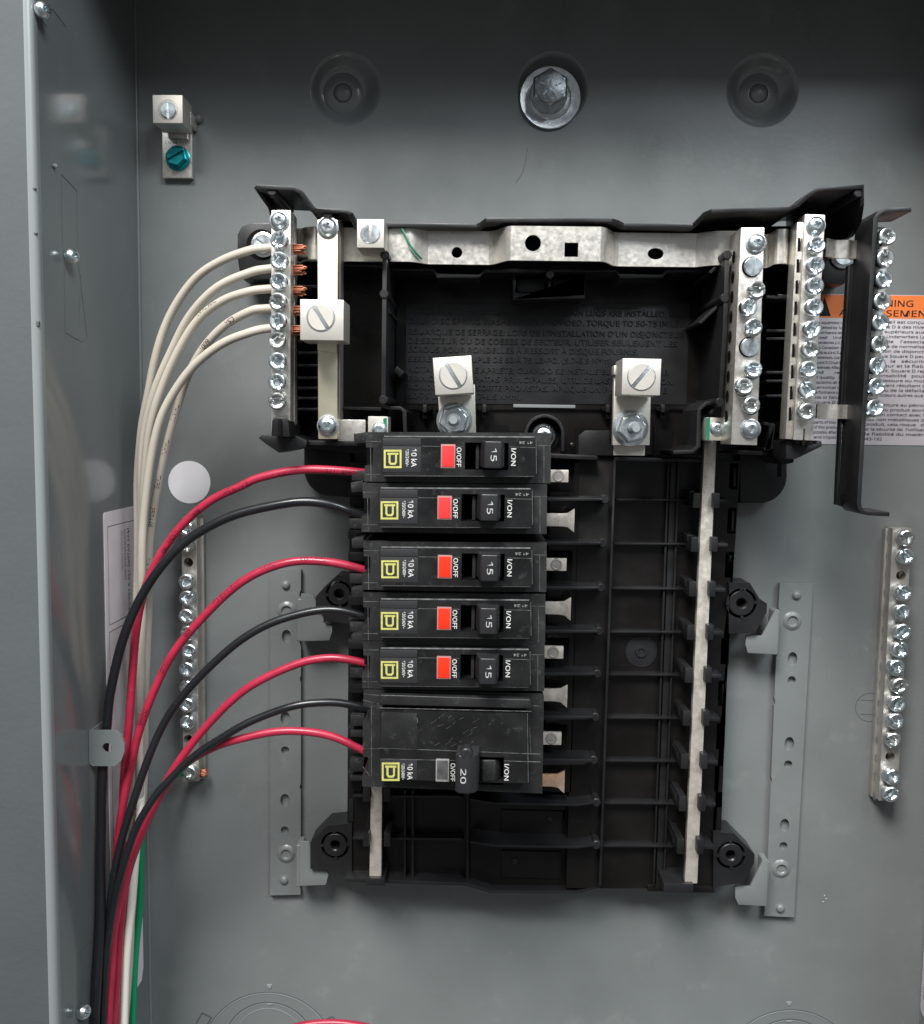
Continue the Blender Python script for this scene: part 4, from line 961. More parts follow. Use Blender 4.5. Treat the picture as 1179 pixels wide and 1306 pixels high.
# main lugs with studs
def main_lug(name, corners, hb_, ang, side, foot_, nut, tip, label, tin=None):
    c = P(sum(a for a, b in corners) / 4, sum(b for a, b in corners) / 4, 67)
    t = thing(name, (c.x, -44, c.z), label, 'lug', 'main lugs on threaded studs')
    MB().polyp(corners, 67, 49).build('clamp_block', m_alu, t, bevel=.3)
    MB().lathe((c.x, c.z), [(5.35, 67.02), (5.2, 67.06)], 36).build('screw_recess', m_bolt, t)
    put('set_screw', ME_BIG, (c.x, -66.7, c.z), t, ang, 1.06)
    MB().polyp(foot_, 47.5, 44).build('foot_plate', m_alu, t, bevel=.4)
    n_ = P(*nut, 51)
    MB().lathe((n_.x, n_.z), [(7.0, 47.5), (7.1, 48.0), (6.8, 48.3), (5.9, 49.2)], 40).build('spring_washer', m_nut, t)
    MB().lathe((n_.x, n_.z), [(6.0, 49.0), (6.0, 53.0), (5.2, 53.9)], 6, start=.25).build('hex_nut', m_nut, t, bevel=.35)
    MB().lathe((n_.x, n_.z), [(4.6, 53.8), (4.3, 54.1), (3.0, 54.0), (2.8, 53.2)], 30).build('nut_face', m_nut, t)
    prof = [(2.35, 48)]
    h = 52.0
    while h < 60.5: prof += [(2.5, h), (2.1, h + .4)]; h += .8
    prof += [(2.2, h), (1.5, h + .9)]
    MB().lathe((n_.x, n_.z), prof, 22).build('stud', m_nut, t, smooth=25)
    if tin:
        MB().boxp(*tin, 43.5, 42).build('lug_tongue', m_alu, t, bevel=.2)
        k = MB(); pp = P((tin[0] + tin[2]) / 2, tin[1] + 2, 43.6); k.ribbon([Vector((pp.x + 3.9 * math.cos(a), -43.56, pp.z + 1.2 * math.sin(a))) for a in [math.pi + .2 + i * .28 for i in range(11)]], 43.4, .4)
        k.build('green_stain', m_green_mark, t)
    return t
main_lug('main_lug', [(552, 456.6), (601.4, 453.2), (604.2, 501), (555.5, 504)], 49, math.radians(57), 1, [(558, 492), (606, 490), (607.5, 556), (562, 556)], (579.5, 536), (579, 534),
         'tilted square aluminium lug nearer the breakers, its foot hidden by the top breaker')
main_lug('main_lug', [(794.4, 456.9), (844, 457.7), (842, 504.5), (793, 503.2)], 49, math.radians(-50), -1, [(783.5, 478), (831, 480), (829, 568), (781.5, 568)], (806, 546), (815, 541),
         'square aluminium lug on a foot with full hex nut and stud, right of centre', tin=(783, 560, 823, 581))
MB().boxp(783, 466, 794, 478, 50, 44).build('main_lug_ear', m_alu, [o for o in bpy.data.objects if o.name == 'main_lug.001'][0], bevel=.4)
bpy.data.objects['main_lug_ear'].name = 'lug_ear'

# neutral rails
g = P(880, 1130, 20)
rr = thing('neutral_rail', (g.x, -15, g.z), 'long thin silver rail running down the right half of the base', 'metal rail')
L_ = [(899, 556), (873.6, 1127)]; R_ = [(914.6, 556), (889.8, 1127)]
MB().polyp(L_ + R_[::-1], 27, 23.5).build('rail', m_rail, rr, bevel=.45, seg=2)
MB().boxp(901, 532.5, 928, 562, 51, 40).build('end_block', m_alu, rr, bevel=.3)
MB().polyp([(901, 533), (906, 532.5), (905, 561), (901, 561)], 51.06, 50.9).build('green_paint', m_green_mark, rr)
p = P(914.5, 546.5, 51)
MB().lathe((p.x, p.z), [(2.9, 51.02), (2.8, 51.05)], 28).build('screw_seat', m_bolt, rr)
put('fixing_screw', ME_PAN, (p.x, -50.6, p.z), rr, .9, .78)
g = P(480, 1120, 20)
rl = thing('neutral_rail', (g.x, -15, g.z), 'short thin silver rail below the double breaker on the left', 'metal rail')
MB().polyp([(473.5, 990), (487.8, 990), (486.5, 1120), (471.2, 1120)], 27, 23.5).build('rail', m_rail, rl, bevel=.45, seg=2)
MB().polyp([(473, 1001), (489, 1001), (488, 1005), (474, 1005)], 29, 26).build('rail_collar', m_tin, rl, bevel=.3)
MB().boxp(469.5, 531, 495, 562, 54, 42).build('end_block', m_alu, rl, bevel=.3)
MB().polyp([(489, 534), (493.5, 533), (494, 556), (490, 556)], 54.06, 53.9).build('green_paint', m_green_mark, rl)
p = P(484, 547.5, 54); put('fixing_screw', ME_PAN, (p.x, -53.6, p.z), rl, .9, .85)

# stabs
g = P(715, 800, 30)
for side, lst in (('round', [(713.5, 607), (711, 720), (707, 832), (704.5, 942)]), ('flared', [(733.5, 663.5), (729, 776), (724.5, 887), (721, 996)])):
    b_ = thing('bus_bar', (g.x, -20, P(0, lst[-1][1], 30).z), 'hidden bus bar whose tongues with round dimples show right of the breakers' if side == 'round' else
               'hidden bus bar whose flared silver tongues show right of the breakers', 'bus bar')
    for i, (a, b) in enumerate(lst):
        if side == 'round':
            MB().boxp(a - 30, b - 8, a + 12, b + 8, 31, 29).build('stab', m_rail, b_, bevel=.35)
            MB().lathep(a - 1, b, 31, [(2.6, 30.9), (2.4, 31.25), (1.9, 31.3), (1.7, 31.02)], 24).build('stab_dimple', m_old, b_)
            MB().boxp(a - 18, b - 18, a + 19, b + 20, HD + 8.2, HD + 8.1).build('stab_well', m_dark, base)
        else:
            mt = m_stabcop if i == 3 else m_rail
            mb = MB(); z0_ = P(a, b, 31).z
            xs = [P(a - 40, b, 31).x, P(a - 17, b, 31).x, P(a - 9, b, 31.4).x, P(a - .5, b, 32.6).x]
            hw = [2.7, 2.7, 3.0, 5.0]; hh = [31, 31, 31.4, 32.6]
            v = []; f = []
            for x, w_, h in zip(xs, hw, hh): v += [(x, -h, z0_ - w_), (x, -h, z0_ + w_), (x, -(h - 1.4), z0_ - w_), (x, -(h - 1.4), z0_ + w_)]
            for j in range(3):
                q = 4 * j; r = q + 4; f += [(q, q + 1, r + 1, r), (q + 2, r + 2, r + 3, q + 3), (q, r, r + 2, q + 2), (q + 1, q + 3, r + 3, r + 1)]
            f += [(0, 2, 3, 1), (12, 13, 15, 14)]
            mb.add(v, f).build('stab', mt, b_, bevel=.25, label='copper coloured stab' if i == 3 else None)
MB().boxp(698, 590, 734, 1010, 22, 21.9).build('stab_shadow_floor', m_plast, base)  # thin black sheet put in as the shadow behind the stabs

# ground bars
def gbar(outline, ledge, pts, holes, h, label, scr=.92):
    g = P(*outline[0], 0); t = thing('ground_bar', (g.x, 0, P(*outline[2], 0).z), label, 'ground bar', 'ground bars screwed to the back wall')
    hl = [circ(a, b, h, 2.1, 20) for a, b in holes]
    MB().polyp(outline, h, h - 1.2, hl).build('bar', m_old, t, bevel=.0)
    MB().polyp(outline, h - 1.25, .3, [circ(a, b, h, 2.15, 20) for a, b in holes]).build('bar_core', m_old, t)
    MB().polyp(ledge, 3.2, .2).build('ledge', m_old, t, bevel=.3)
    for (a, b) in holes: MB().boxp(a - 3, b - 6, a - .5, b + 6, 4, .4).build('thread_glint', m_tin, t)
    screws(t, pts, h, r=scr)
    return t
gl = gbar([(232, 659), (251, 658), (254, 996), (234, 997)], [(252, 660), (259.5, 662), (262, 993), (254, 994)],
     [(237, 673.6), (238, 695), (237, 741.6), (238, 763), (237, 786), (238.5, 808.4), (241.5, 831.4), (238, 854), (238.5, 877), (238.5, 899), (238, 922), (242.5, 986)], [(240.6, 717.4), (240.4, 943)], 9.5,
     'left ground bar on the back wall, crossed by red and black wires', .98)
MB().box(P(252, 660, 6).x - .3, P(252, 660, 6).x + .1, P(252, 994, 6).z, P(252, 660, 6).z, 3.2, 8.9).build('side_groove', m_groove, gl)
gr = gbar([(1139, 674), (1163, 674), (1144.5, 1022), (1121, 1021)], [(1130, 674), (1138, 674), (1120, 1018), (1111, 1016)],
     [(1157, 686), (1156, 710), (1153.5, 757), (1152, 781), (1152, 806), (1149, 829), (1143, 851.7), (1148, 874.7), (1145, 897.7), (1143, 920.6), (1141, 944.6), (1138, 990.5), (1137, 1013.5)], [(1149.4, 734), (1135.6, 965)], 9.5,
     'right ground bar with no wires, at the right edge of the back wall', 1.08)
for i in range(15):
    y = 686 + i * 23.4; x = 1134.8 - (y - 674) * .054
    n = 12; c_ = P(x, y, 3.3)
    MB().poly([(c_.x + 1.1 * math.cos(6.283 * j / n), c_.z + 2.6 * math.sin(6.283 * j / n)) for j in range(n)], 3.32, 3.1).build('wire_scallop', m_bolt, gr)

# ================================================================== breakers
BOLD = 0.011
def breaker(kind):
    HB, HFc = 75.0, 80.0
    g = P(585, 584, 20)
    lab = ''
    t = thing('circuit_breaker', (g.x, -20, g.z), lab, 'circuit breaker')
    y0 = 551
    hole = rect(593, 565, 649, 599, HB)
    out = [(466.5, 551), (703, 552.5), (702.5, 616.5), (585, 616), (465, 614), (465.5, 594), (475.5, 594), (476, 571), (467, 570.5)]
    MB().polyp(out, HB, 24, [hole]).build('body', m_brk, t, bevel=.0)
    fo = [(489, 556.5), (682, 557.5), (684.5, 560), (684, 604), (682, 607.5), (490, 606.5), (487, 603), (487, 559)]
    MB().polyp(fo, HFc, HB - .3, [rect(593, 565, 649, 599, HFc)]).build('raised_face', m_brkface, t, bevel=0)
    # softened lower and upper edges of the raised face
    for (ya, yb) in ((556.3, 558.0), (605.8, 607.9)):
        MB().tube([P(490, (ya + yb) / 2, HFc - .35), P(682, (ya + yb) / 2 + .8, HFc - .35)], .38, 8).build('face_edge', m_scuff if ya < 560 else m_brk, t)
    MB().polyp([(488.5, 569), (537, 569.5), (537, 602.5), (488.5, 602)], HFc + .12, HFc - .2).build('label_panel', m_brklab, t, bevel=.05)
    MB().polyp([(488.5, 558.5), (537, 558.8), (537, 568.6), (488.5, 568.2)], HFc + .12, HFc - .2).build('label_panel', m_brklab, t, bevel=.05)
    MB().boxp(592, 564, 650, 600, 62, 60).build('slot_floor', m_dark, t)
    sm_ = MB()                                   # moulding seams
    for q in ([(467, 563), (487, 563)], [(467, 605), (485, 605)], [(684, 568), (703, 568.5)], [(684, 560), (684.5, 604)], [(694, 568), (694, 616)], [(538, 569), (592, 569.6)], [(650, 570), (684, 570.8)], [(473, 571), (473.5, 614)]):
        hgt = HB if q[0][0] < 487 or q[0][0] > 683.5 and q[1][0] > 685 or q[0][0] > 690 else HFc
        sm_.ribbonp(q, hgt + .06, hgt - .2, .14)
    sm_.build('moulding_seam', m_scuff, t)
    # handle
    hd = MB()
    zt_, zb_ = P(630, 562.5, 88).z, P(630, 597.5, 88).z
    X = lambda px, h: P(px, 580, h).x
    prof = [(X(612, 76), 68), (X(612, 76), 76), (X(617, 88), 87), (X(619, 88), 88.4), (X(639, 88), 88.4), (X(641.5, 88), 87.4), (X(645, 77), 76), (X(645, 77), 68)]
    n = len(prof); v = [(x, -h, zt_) for x, h in prof] + [(x, -h, zb_) for x, h in prof]
    hd.add(v, [tuple(range(n)), tuple(range(n, 2 * n))[::-1]] + [(i, (i + 1) % n, n + (i + 1) % n, n + i) for i in range(n)])
    h_ = hd.build('handle', m_handle, t, bevel=.55, seg=3)
    k = MB(); c = P(631, 580, 88.5); put_text(k, '15', (c.x, c.z), 4.6, 3.6, 88.5, math.pi / 2); k.build('number', m_prt2, h_)
    MB().boxp(607, 567, 611.5, 598, 78, 66).build('handle_barrier', m_handle, t, bevel=.3)
    # indicator
    MB().boxp(562.5, 566.5, 581, 597, HFc + .1, HFc - 1).build('indicator_frame', m_indf, t, bevel=.1)
    MB().boxp(564, 568.5, 579.5, 595.5, HFc + .35, HFc - 1).build('indicator', m_ind2, t, bevel=.2)
    # print
    hp = HFc + .2
    def txt(k, s, px, py, lenpx, hpx, ang=math.pi / 2, h=hp):
        c = P(px, py, h); put_text(k, s, (c.x, c.z), lenpx / 3.5, hpx / 3.5 / .72, h, ang)
    k = MB(); txt(k, '10 kA', 529, 584, 23, 8.2); txt(k, '120/240V~', 520, 584, 22, 4.8); txt(k, 'O/OFF', 586.3, 583, 24.5, 7.0); txt(k, 'I/ON', 655.8, 583, 22, 7.0)
    k.build('print', m_prt, t)
    k = MB(); txt(k, '41 24', 671, 565, 17, 4.2, math.pi); k.build('date_code', m_prtd, t)
    k = MB(); R = lambda a, b, c_, d_: [(P(a, b, hp).x, P(a, b, hp).z), (P(c_, b, hp).x, P(c_, b, hp).z), (P(c_, d_, hp).x, P(c_, d_, hp).z), (P(a, d_, hp).x, P(a, d_, hp).z)]
    k.poly(R(489.8, 573.6, 512.4, 597), hp, hp - .12, [R(492.2, 576, 510, 594.6)])
    # the letter lies on its side: a flat bar with two feet over a rounded bowl
    def D_(px, py): p = P(px, py, hp); return (p.x, p.z)
    outer = [D_(494.2, 577.5), D_(508.4, 577.5), D_(508.4, 580), D_(506.6, 580), D_(506.6, 590), D_(504.4, 592.8), D_(498, 592.8), D_(495.8, 590), D_(495.8, 580), D_(494.2, 580)]
    inner = [D_(498.3, 580), D_(504.2, 580), D_(504.2, 588.8), D_(503.2, 590.3), D_(499.3, 590.3), D_(498.3, 588.8)]
    k.poly(outer, hp, hp - .12, [inner]); k.build('emblem', m_yel, t)
    # wire clamp pieces at the left, and the plug side at the right
    c0 = MB().boxp(449, 600, 467, 613, 58, 42); c0.build('wire_clamp', m_brk, t, bevel=.4)
    MB().polyp([(451, 553), (467, 550.5), (467, 565), (452, 566)], 62, 44).build('wire_clamp', m_brk, t, bevel=.4)
    MB().boxp(468, 571, 478, 594, 60, 59).build('terminal_pocket', m_dark, t)
    return t
b1 = breaker('single')
ref = P(585.75, 581.8, 80)
names = ['topmost black single breaker with coral window, just below the tilted lug',
         'second single breaker from the top, fed by the thick black wire',
         'third single breaker from the top, first one below the wide gap',
         'fourth single breaker down, fed by the middle black wire',
         'fifth single breaker, directly above the wide double breaker']
b1["label"] = names[0]; b1['group'] = 'single pole circuit breakers in a column'
for i, (a, b) in enumerate(((581.25, 647.5), (581.5, 722.8), (580.5, 788.8), (580, 851.4))):
    p = P(a, b, 80); c = b1.copy(); COL.objects.link(c); c.location = b1.location + (p - ref) * S
    c['label'] = names[i + 1]
    for ch_ in list(b1.children):
        d = ch_.copy(); COL.objects.link(d); d.parent = c
        if ch_.name.startswith('indicator') and 'frame' not in ch_.name and i >= 1:
            d.material_slots[0].link = 'OBJECT'; d.material_slots[0].material = m_ind
        for g_ in ch_.children:
            e = g_.copy(); COL.objects.link(e); e.parent = d

def double_breaker():
    HB, HFc = 75.0, 80.0
    g = P(580, 945, 20)
    t = thing('double_breaker', (g.x, -20, g.z), 'wide double breaker with big 20 handle and scuffed blank face, bottom of the column', 'circuit breaker')
    hole = rect(583, 966, 643, 1000, HB)
    out = [(464, 879), (692, 885), (694, 888), (692, 1012), (580, 1007.5), (462, 1003), (462, 990), (470, 990), (470, 966), (463, 965), (463, 922), (472, 921), (473, 903), (463.5, 900)]
    MB().polyp(out, HB, 24, [hole]).build('body', m_brk, t, bevel=0)
    MB().polyp([(486, 886), (676, 892), (678, 895), (678, 904), (484, 899), (484, 888)], HFc, HB - .3).build('upper_ridge', m_brk, t, bevel=.6, seg=3)
    fo = [(486, 905), (672, 910), (673, 999), (582, 997), (484, 993), (485, 907)]
    MB().polyp(fo, HFc, HB - .3, [rect(583, 966, 643, 1000 - 3.5, HFc)]).build('raised_face', m_brkface, t, bevel=0)
    MB().polyp([(487, 908), (532, 909.5), (532, 956), (485.5, 953.5)], HFc + .12, HFc - .2).build('label_panel', m_brk, t, bevel=.05)
    MB().polyp([(485.5, 968), (532, 969.5), (532, 995), (485, 992)], HFc + .12, HFc - .2).build('label_panel', m_brklab, t, bevel=.05)
    sm_ = MB()
    for q in ([(485, 903), (678, 907.5)], [(484, 954), (690, 962)], [(485, 968), (580, 970)], [(643, 970.5), (690, 972)], [(673, 910), (674, 998)], [(464, 885), (484, 887)], [(463, 893), (484, 898)], [(678, 900), (692, 901)], [(488, 908), (486, 952)], [(463, 955), (485, 955)], [(463, 978), (472, 990)], [(676, 928), (677, 960)], [(532, 915), (533, 922)], [(474, 900), (474, 990)]):
        hgt = HB if q[1][0] < 486 or q[0][0] > 675 else HFc
        sm_.ribbonp(q, hgt + .08, hgt - .2, .16)
    sm_.build('moulding_seam', m_scuff, t)
    MB().boxp(582, 965, 644, 1001, 62, 60).build('slot_floor', m_dark, t)
    # big tied handle
    zt_, zb_ = P(595, 963, 90).z, P(595, 1011.5, 90).z
    X = lambda px, h: P(px, 985, h).x
    prof = [(X(583, 82), 66), (X(583, 82), 78), (X(581, 90), 89), (X(585, 90), 90.6), (X(598, 90), 91), (X(606, 90), 89.8), (X(611, 88), 87.5), (X(612, 82), 78), (X(612, 82), 66)]
    n = len(prof); v = [(x, -h, zt_) for x, h in prof] + [(x, -h, zb_) for x, h in prof]
    h_ = MB().add(v, [tuple(range(n)), tuple(range(n, 2 * n))[::-1]] + [(i, (i + 1) % n, n + (i + 1) % n, n + i) for i in range(n)]).build('handle', m_handle, t, bevel=.6, seg=3)
    k = MB(); c = P(592, 990, 91); put_text(k, '20', (c.x, c.z), 5.6, 3.4, 91.1, math.pi / 2); k.build('number', m_prt2, h_)
    MB().lathep(595, 962.5, 91, [(2.2, 86), (2.2, 90.4), (1.7, 90.9)], 16).build('tie_bar', m_handle, h_)
    zt2, zb2 = P(625, 969, 79).z, P(625, 997, 79).z
    prof = [(X(608, 78), 66), (X(609, 78), 77), (X(616, 79), 79.5), (X(632, 79), 79), (X(640, 78), 76), (X(641, 78), 66)]
    n = len(prof); v = [(x, -h, zt2) for x, h in prof] + [(x, -h, zb2) for x, h in prof]
    MB().add(v, [tuple(range(n)), tuple(range(n, 2 * n))[::-1]] + [(i, (i + 1) % n, n + (i + 1) % n, n + i) for i in range(n)]).build('handle_skirt', m_brk, t, bevel=.7, seg=3)
    MB().boxp(556, 968, 573, 997, HFc + .25, HFc - 1).build('indicator_frame', m_prtd, t, bevel=.1)
    MB().boxp(557.5, 970, 571.5, 994, HFc + .45, HFc - 1).build('indicator', m_gry, t, bevel=.3, label='greyed clear window')
    hp = HFc + .2
    def txt(k, s, px, py, lenpx, hpx, ang=math.pi / 2, h=hp):
        c = P(px, py, h); put_text(k, s, (c.x, c.z), lenpx / 3.5, hpx / 3.5 / .72, h, ang)
    k = MB(); txt(k, '10 kA', 524, 984, 22, 8.2); txt(k, '120/240V~', 514.8, 984, 22, 4.8); txt(k, 'O/OFF', 578.5, 985, 24, 7.0); txt(k, 'I/ON', 647, 985, 22, 7.0)
    k.build('print', m_prt, t)
    dx, dy = -2.6, 399
    R = lambda a, b, c_, d_: [(P(a + dx, b + dy, hp).x, P(a + dx, b + dy, hp).z), (P(c_ + dx, b + dy, hp).x, P(c_ + dx, b + dy, hp).z), (P(c_ + dx, d_ + dy, hp).x, P(c_ + dx, d_ + dy, hp).z), (P(a + dx, d_ + dy, hp).x, P(a + dx, d_ + dy, hp).z)]
    def D_(px, py): p = P(px + dx, py + dy, hp); return (p.x, p.z)
    k = MB(); k.poly(R(489.8, 573.6, 512.4, 597), hp, hp - .12, [R(492.2, 576, 510, 594.6)])
    outer = [D_(494.2, 577.5), D_(508.4, 577.5), D_(508.4, 580), D_(506.6, 580), D_(506.6, 590), D_(504.4, 592.8), D_(498, 592.8), D_(495.8, 590), D_(495.8, 580), D_(494.2, 580)]
    inner = [D_(498.3, 580), D_(504.2, 580), D_(504.2, 588.8), D_(503.2, 590.3), D_(499.3, 590.3), D_(498.3, 588.8)]
    k.poly(outer, hp, hp - .12, [inner]); k.build('emblem', m_yel, t)
    for q in ((447, 912, 465, 926), (447, 932, 465, 940), (446, 970, 464, 984), (447, 990, 463, 996)): MB().boxp(*q, 60, 42).build('wire_clamp', m_brk, t, bevel=.25)
    k = MB(); random.seed(11)                    # scratches on the blank face
    for i in range(26):
        a = random.uniform(550, 640); b_ = random.uniform(915, 952); L1 = random.uniform(2, 9); an = random.uniform(-.9, -.3)
        if (a - 590) * .5 + (b_ - 935) > 18: continue
        k.ribbonp([(a, b_), (a + L1 * math.cos(an), b_ + L1 * math.sin(an))], HFc + .03, HFc - .1, random.uniform(.04, .10))
    k.build('scratches', m_scuff, t)
    return t
double_breaker()

# ================================================================== wires
def spline(pts, per=7):
    out = []; n = len(pts)
    for i in range(n - 1):
        p0, p1, p2, p3 = pts[max(i - 1, 0)], pts[i], pts[i + 1], pts[min(i + 2, n - 1)]
        for j in range(per):
            t = j / per; t2 = t * t; t3 = t2 * t
            out.append(.5 * ((2 * p1) + (p2 - p0) * t + (2 * p0 - 5 * p1 + 4 * p2 - p3) * t2 + (3 * p1 - p0 - 3 * p2 + p3) * t3))
    out.append(pts[-1]); return out
def smooth_path(pts, k=3):
    for _ in range(k):
        pts = [pts[0]] + [(pts[i - 1] + pts[i] * 2 + pts[i + 1]) / 4 for i in range(1, len(pts) - 1)] + [pts[-1]]
    return pts
CAMP = Vector((0, -ZC, 0))
def wire_print(path, text, s0, size, r, turn, mb, reverse=False):
    if reverse: path = path[::-1]
    L = [0]
    for a, b in zip(path[:-1], path[1:]): L.append(L[-1] + (b - a).length)
    V, Fc = text_geo(text); xs = [q.x for q in V]; x0 = min(xs)
    def at(s):
        import bisect
        i = min(max(bisect.bisect(L, s) - 1, 0), len(L) - 2); t = (s - L[i]) / max(L[i + 1] - L[i], 1e-6)
        p = path[i].lerp(path[i + 1], t); i2 = min(i + 1, len(path) - 1)
        ta = (path[min(i + 2, len(path) - 1)] - path[max(i - 1, 0)]).normalized(); return p, ta
    out = []
    for q in V:
        s = s0 + (q.x - x0) * size
        p, ta = at(min(s, L[-1] - .01)); c = (CAMP - p); c = (c - ta * c.dot(ta)).normalized(); n2 = ta.cross(c)
        th = -(q.y - .36) * size / r + turn
        out.append(p + (c * math.cos(th) + n2 * math.sin(th)) * (r + .03))
    mb.add(out, Fc)
def wire(name, pts, r, mat, label, group, print_=None, copper=None, inkm=None):
    """pts: (px, py, height) or (px, py, 'w', gap from the side wall)"""
    w3 = []
    for p in pts:
        w3.append(WP(p[0], p[1], p[3]) if len(p) == 4 else P(*p))
    path = smooth_path(spline(w3))
    rn = random.Random(int(abs(w3[3].x * 13 + w3[3].z * 7))); ph = [rn.uniform(0, 6.28) for _ in range(6)]; acc = 0.0; q = [path[0]]
    for i in range(1, len(path)):                # drawn wire is never a perfect curve
        acc += (path[i] - path[i - 1]).length; e = min(1.0, acc / 25)
        q.append(path[i] + Vector((math.sin(acc * .09 + ph[0]) * .28 + math.sin(acc * .16 + ph[1]) * .06, math.sin(acc * .07 + ph[2]) * .3,
                                   math.sin(acc * .11 + ph[3]) * .28 + math.sin(acc * .17 + ph[4]) * .05)) * e)
    path = q
    g = path[-1]
    # long dark ends run on below the picture
    t = thing(name, tuple(g), label, 'wire', group)
    MB().tube(path, r, 16).build('insulation', mat, t, smooth=60)
    if print_:
        k = MB()
        for (s, s0, size, turn) in print_: wire_print(path, s, s0, size, r, turn, k)
        k.build('print', inkm or m_ink, t)
    if copper:
        random.seed(int(copper[0] * 7)); k = MB(); cp = P(*copper)
        for i in range(19):
            a = i * 2.4; rr_ = .34 * math.sqrt(i)
            z = cp.z + rr_ * math.sin(a) * 1.25; y = cp.y + rr_ * math.cos(a)
            ln = random.uniform(3.0, 5.2) * (.45 if copper[2] < 20 else 1)
            k.tube([(cp.x - 3, y, z), (cp.x + ln * .6, y + random.uniform(-.15, .15), z + random.uniform(-.1, .1)), (cp.x + ln, y + random.uniform(-.4, .4), z + random.uniform(-.35, .35))], .33, 6)
        k.build('copper_strands', m_cop, t)
    return t
GW = 'white wires from the leftmost terminal bar'
tail = lambda dx, y0=760: [(176 + dx, y0, 38), (177 + dx, 860, 37), (176 + dx, 950, 37), (174 + dx, 1020, 38), (168 + dx, 1110, 40), (162 + dx, 1200, 42), (158 + dx, 1306, 44), (156 + dx, 1380, 46)]
wire('white_wire', [(352, 316, 61), (335, 316.5, 61), (320, 318.5, 61), (284, 331, 58), (248, 356, 53), (218, 402, 48), (198.5, 454, 44), (187.5, 509.5, 40), (180.5, 548, 38), (176.5, 603, 36), (176, 660, 35)] + tail(-1),
     1.62, m_white, 'topmost white wire, entering the bar beside its second screw', GW, copper=(374, 318, 61))
wire('white_wire', [(352, 342, 61), (335, 344, 61), (320, 347.5, 61), (278, 365, 58), (242.6, 402, 53), (218, 449, 48), (198.5, 493, 44), (187.5, 537, 41), (181, 592, 39), (179, 660, 37)] + tail(1),
     1.62, m_white, 'second white wire from the top of the leftmost bar', GW, copper=(374, 344, 61))
wire('white_wire', [(352, 368, 61), (335, 369, 61), (320, 371, 61), (287, 381.5, 58), (253.6, 407.5, 54), (226, 449, 50), (207, 493, 46), (193, 542.6, 43), (186, 592, 41), (181, 660, 40)] + tail(3),
     1.62, m_white, 'third white wire from the top, unprinted in its arc', GW, [('TYPE THWN', 24, 2.4, .9)], copper=(374, 371, 61))
wire('white_wire', [(352, 393, 60), (335, 394, 60), (320, 396.5, 60), (286.7, 414, 55), (262, 440.6, 50), (242.6, 476, 45), (229, 512, 41), (215, 553.6, 37), (205, 600, 34), (196, 660, 32), (192, 700, 31), (189, 760, 31)] + [(187, 860, 31), (185, 950, 32), (182, 1020, 33), (174, 1110, 37), (168, 1200, 40), (163, 1306, 43), (160, 1380, 44)],
     1.62, m_white, 'fourth white wire, printed with black lettering and crossing behind the fifth', GW,
     [('NYLON E52446 TYPE THHN OR THWN 600V CSA', 16, 2.9, 0.0)][:0] + [('CSA', 17, 3.3, .1), ('600V', 32, 3.3, .1), ('THWN', 64, 3.2, .1), ('THHN', 80, 3.2, .1), ('TYPE', 96, 3.2, .15), ('E52446', 110, 3.2, .2), ('NYLON', 132, 3.2, .2)], copper=(374, 396, 60))
wire('white_wire', [(352, 418, 61), (335, 420, 61), (320, 424, 61), (284, 438, 58), (248, 465, 54), (220.5, 504, 50), (202, 542.6, 47), (191, 592, 44), (184, 660, 42), (182, 700, 42), (181, 760, 41), (180, 860, 40), (179, 950, 40), (177, 1020, 40), (170, 1110, 42), (166, 1200, 45), (160, 1306, 47), (157, 1380, 48)],
     1.68, m_white, 'fifth and lowest white wire, lying in front of the printed one', GW, copper=(374, 421, 61))
wire('white_wire', [(180, 1000, 34), (180, 1030, 42), (177, 1060, 45), (171, 1110, 48), (165, 1180, 49), (161, 1240, 50), (158, 1306, 51), (156, 1380, 52)], 1.75, m_white2,
     'clean bright white wire low in the bundle beside the green one', 'white wire low in the bundle')
wire('green_wire', [(250, 986, 6), (236, 985, 8), (222, 990, 14), (205, 1003, 22), (192, 1024, 30), (184, 1050, 36), (181, 1100, 40), (178, 1160, 42), (173, 1220, 44), (170, 1306, 46), (168, 1380, 47)],
     1.35, m_grn, 'green wire from the bottom terminal of the left ground bar', None, copper=(258, 986, 6))
GR = 'red breaker wires'; GB = 'black breaker wires'
wire('red_wire', [(482, 604, 55), (465, 603, 56), (430, 600, 57), (380, 600, 57), (330, 610, 56), (308, 620, 55), (271.6, 636, 53), (238, 664, 51), (213, 694.5, 50), (194, 728, 49), (182, 764, 49), (174, 810, 49), (167.5, 865, 49), (165, 911, 49), (162, 957, 49), (158, 1020, 49), (154, 1100, 48), (151, 1200, 51), (147, 1306, 55), (145, 1380, 57)],
     1.68, m_red, 'uppermost red wire, feeding the top breaker', GR, [('E52446 TYPE', 6, 3.0, -.5), ('THWN', 34, 3.0, -.5), ('12 AWG CU', 50, 3.0, -.4), ('600V', 75, 3.0, -.3), ('CSA T90', 90, 3.0, -.3), ('NYLON', 112, 3.0, -.2)], inkm=m_inkred)
wire('black_wire', [(482, 664, 54), (460, 657, 56), (425, 645, 58), (385, 640, 59), (345, 644.5, 59), (302, 655.5, 58), (265, 673.6, 57), (232, 696, 56), (201, 728, 56), (177, 765, 56), (159, 810, 57), (145.5, 865, 57), (139, 896, 57), (136, 926, 57), (132, 957, 57), (130, 1020, 58), (130, 1062, 59), (128, 1163, 62), (126, 1220, 64), (124, 1265, 66), (121, 1330, 68), (119, 1380, 70)],
     1.85, m_blk, 'thick black wire passing behind the steel tab, from the second breaker', GB)
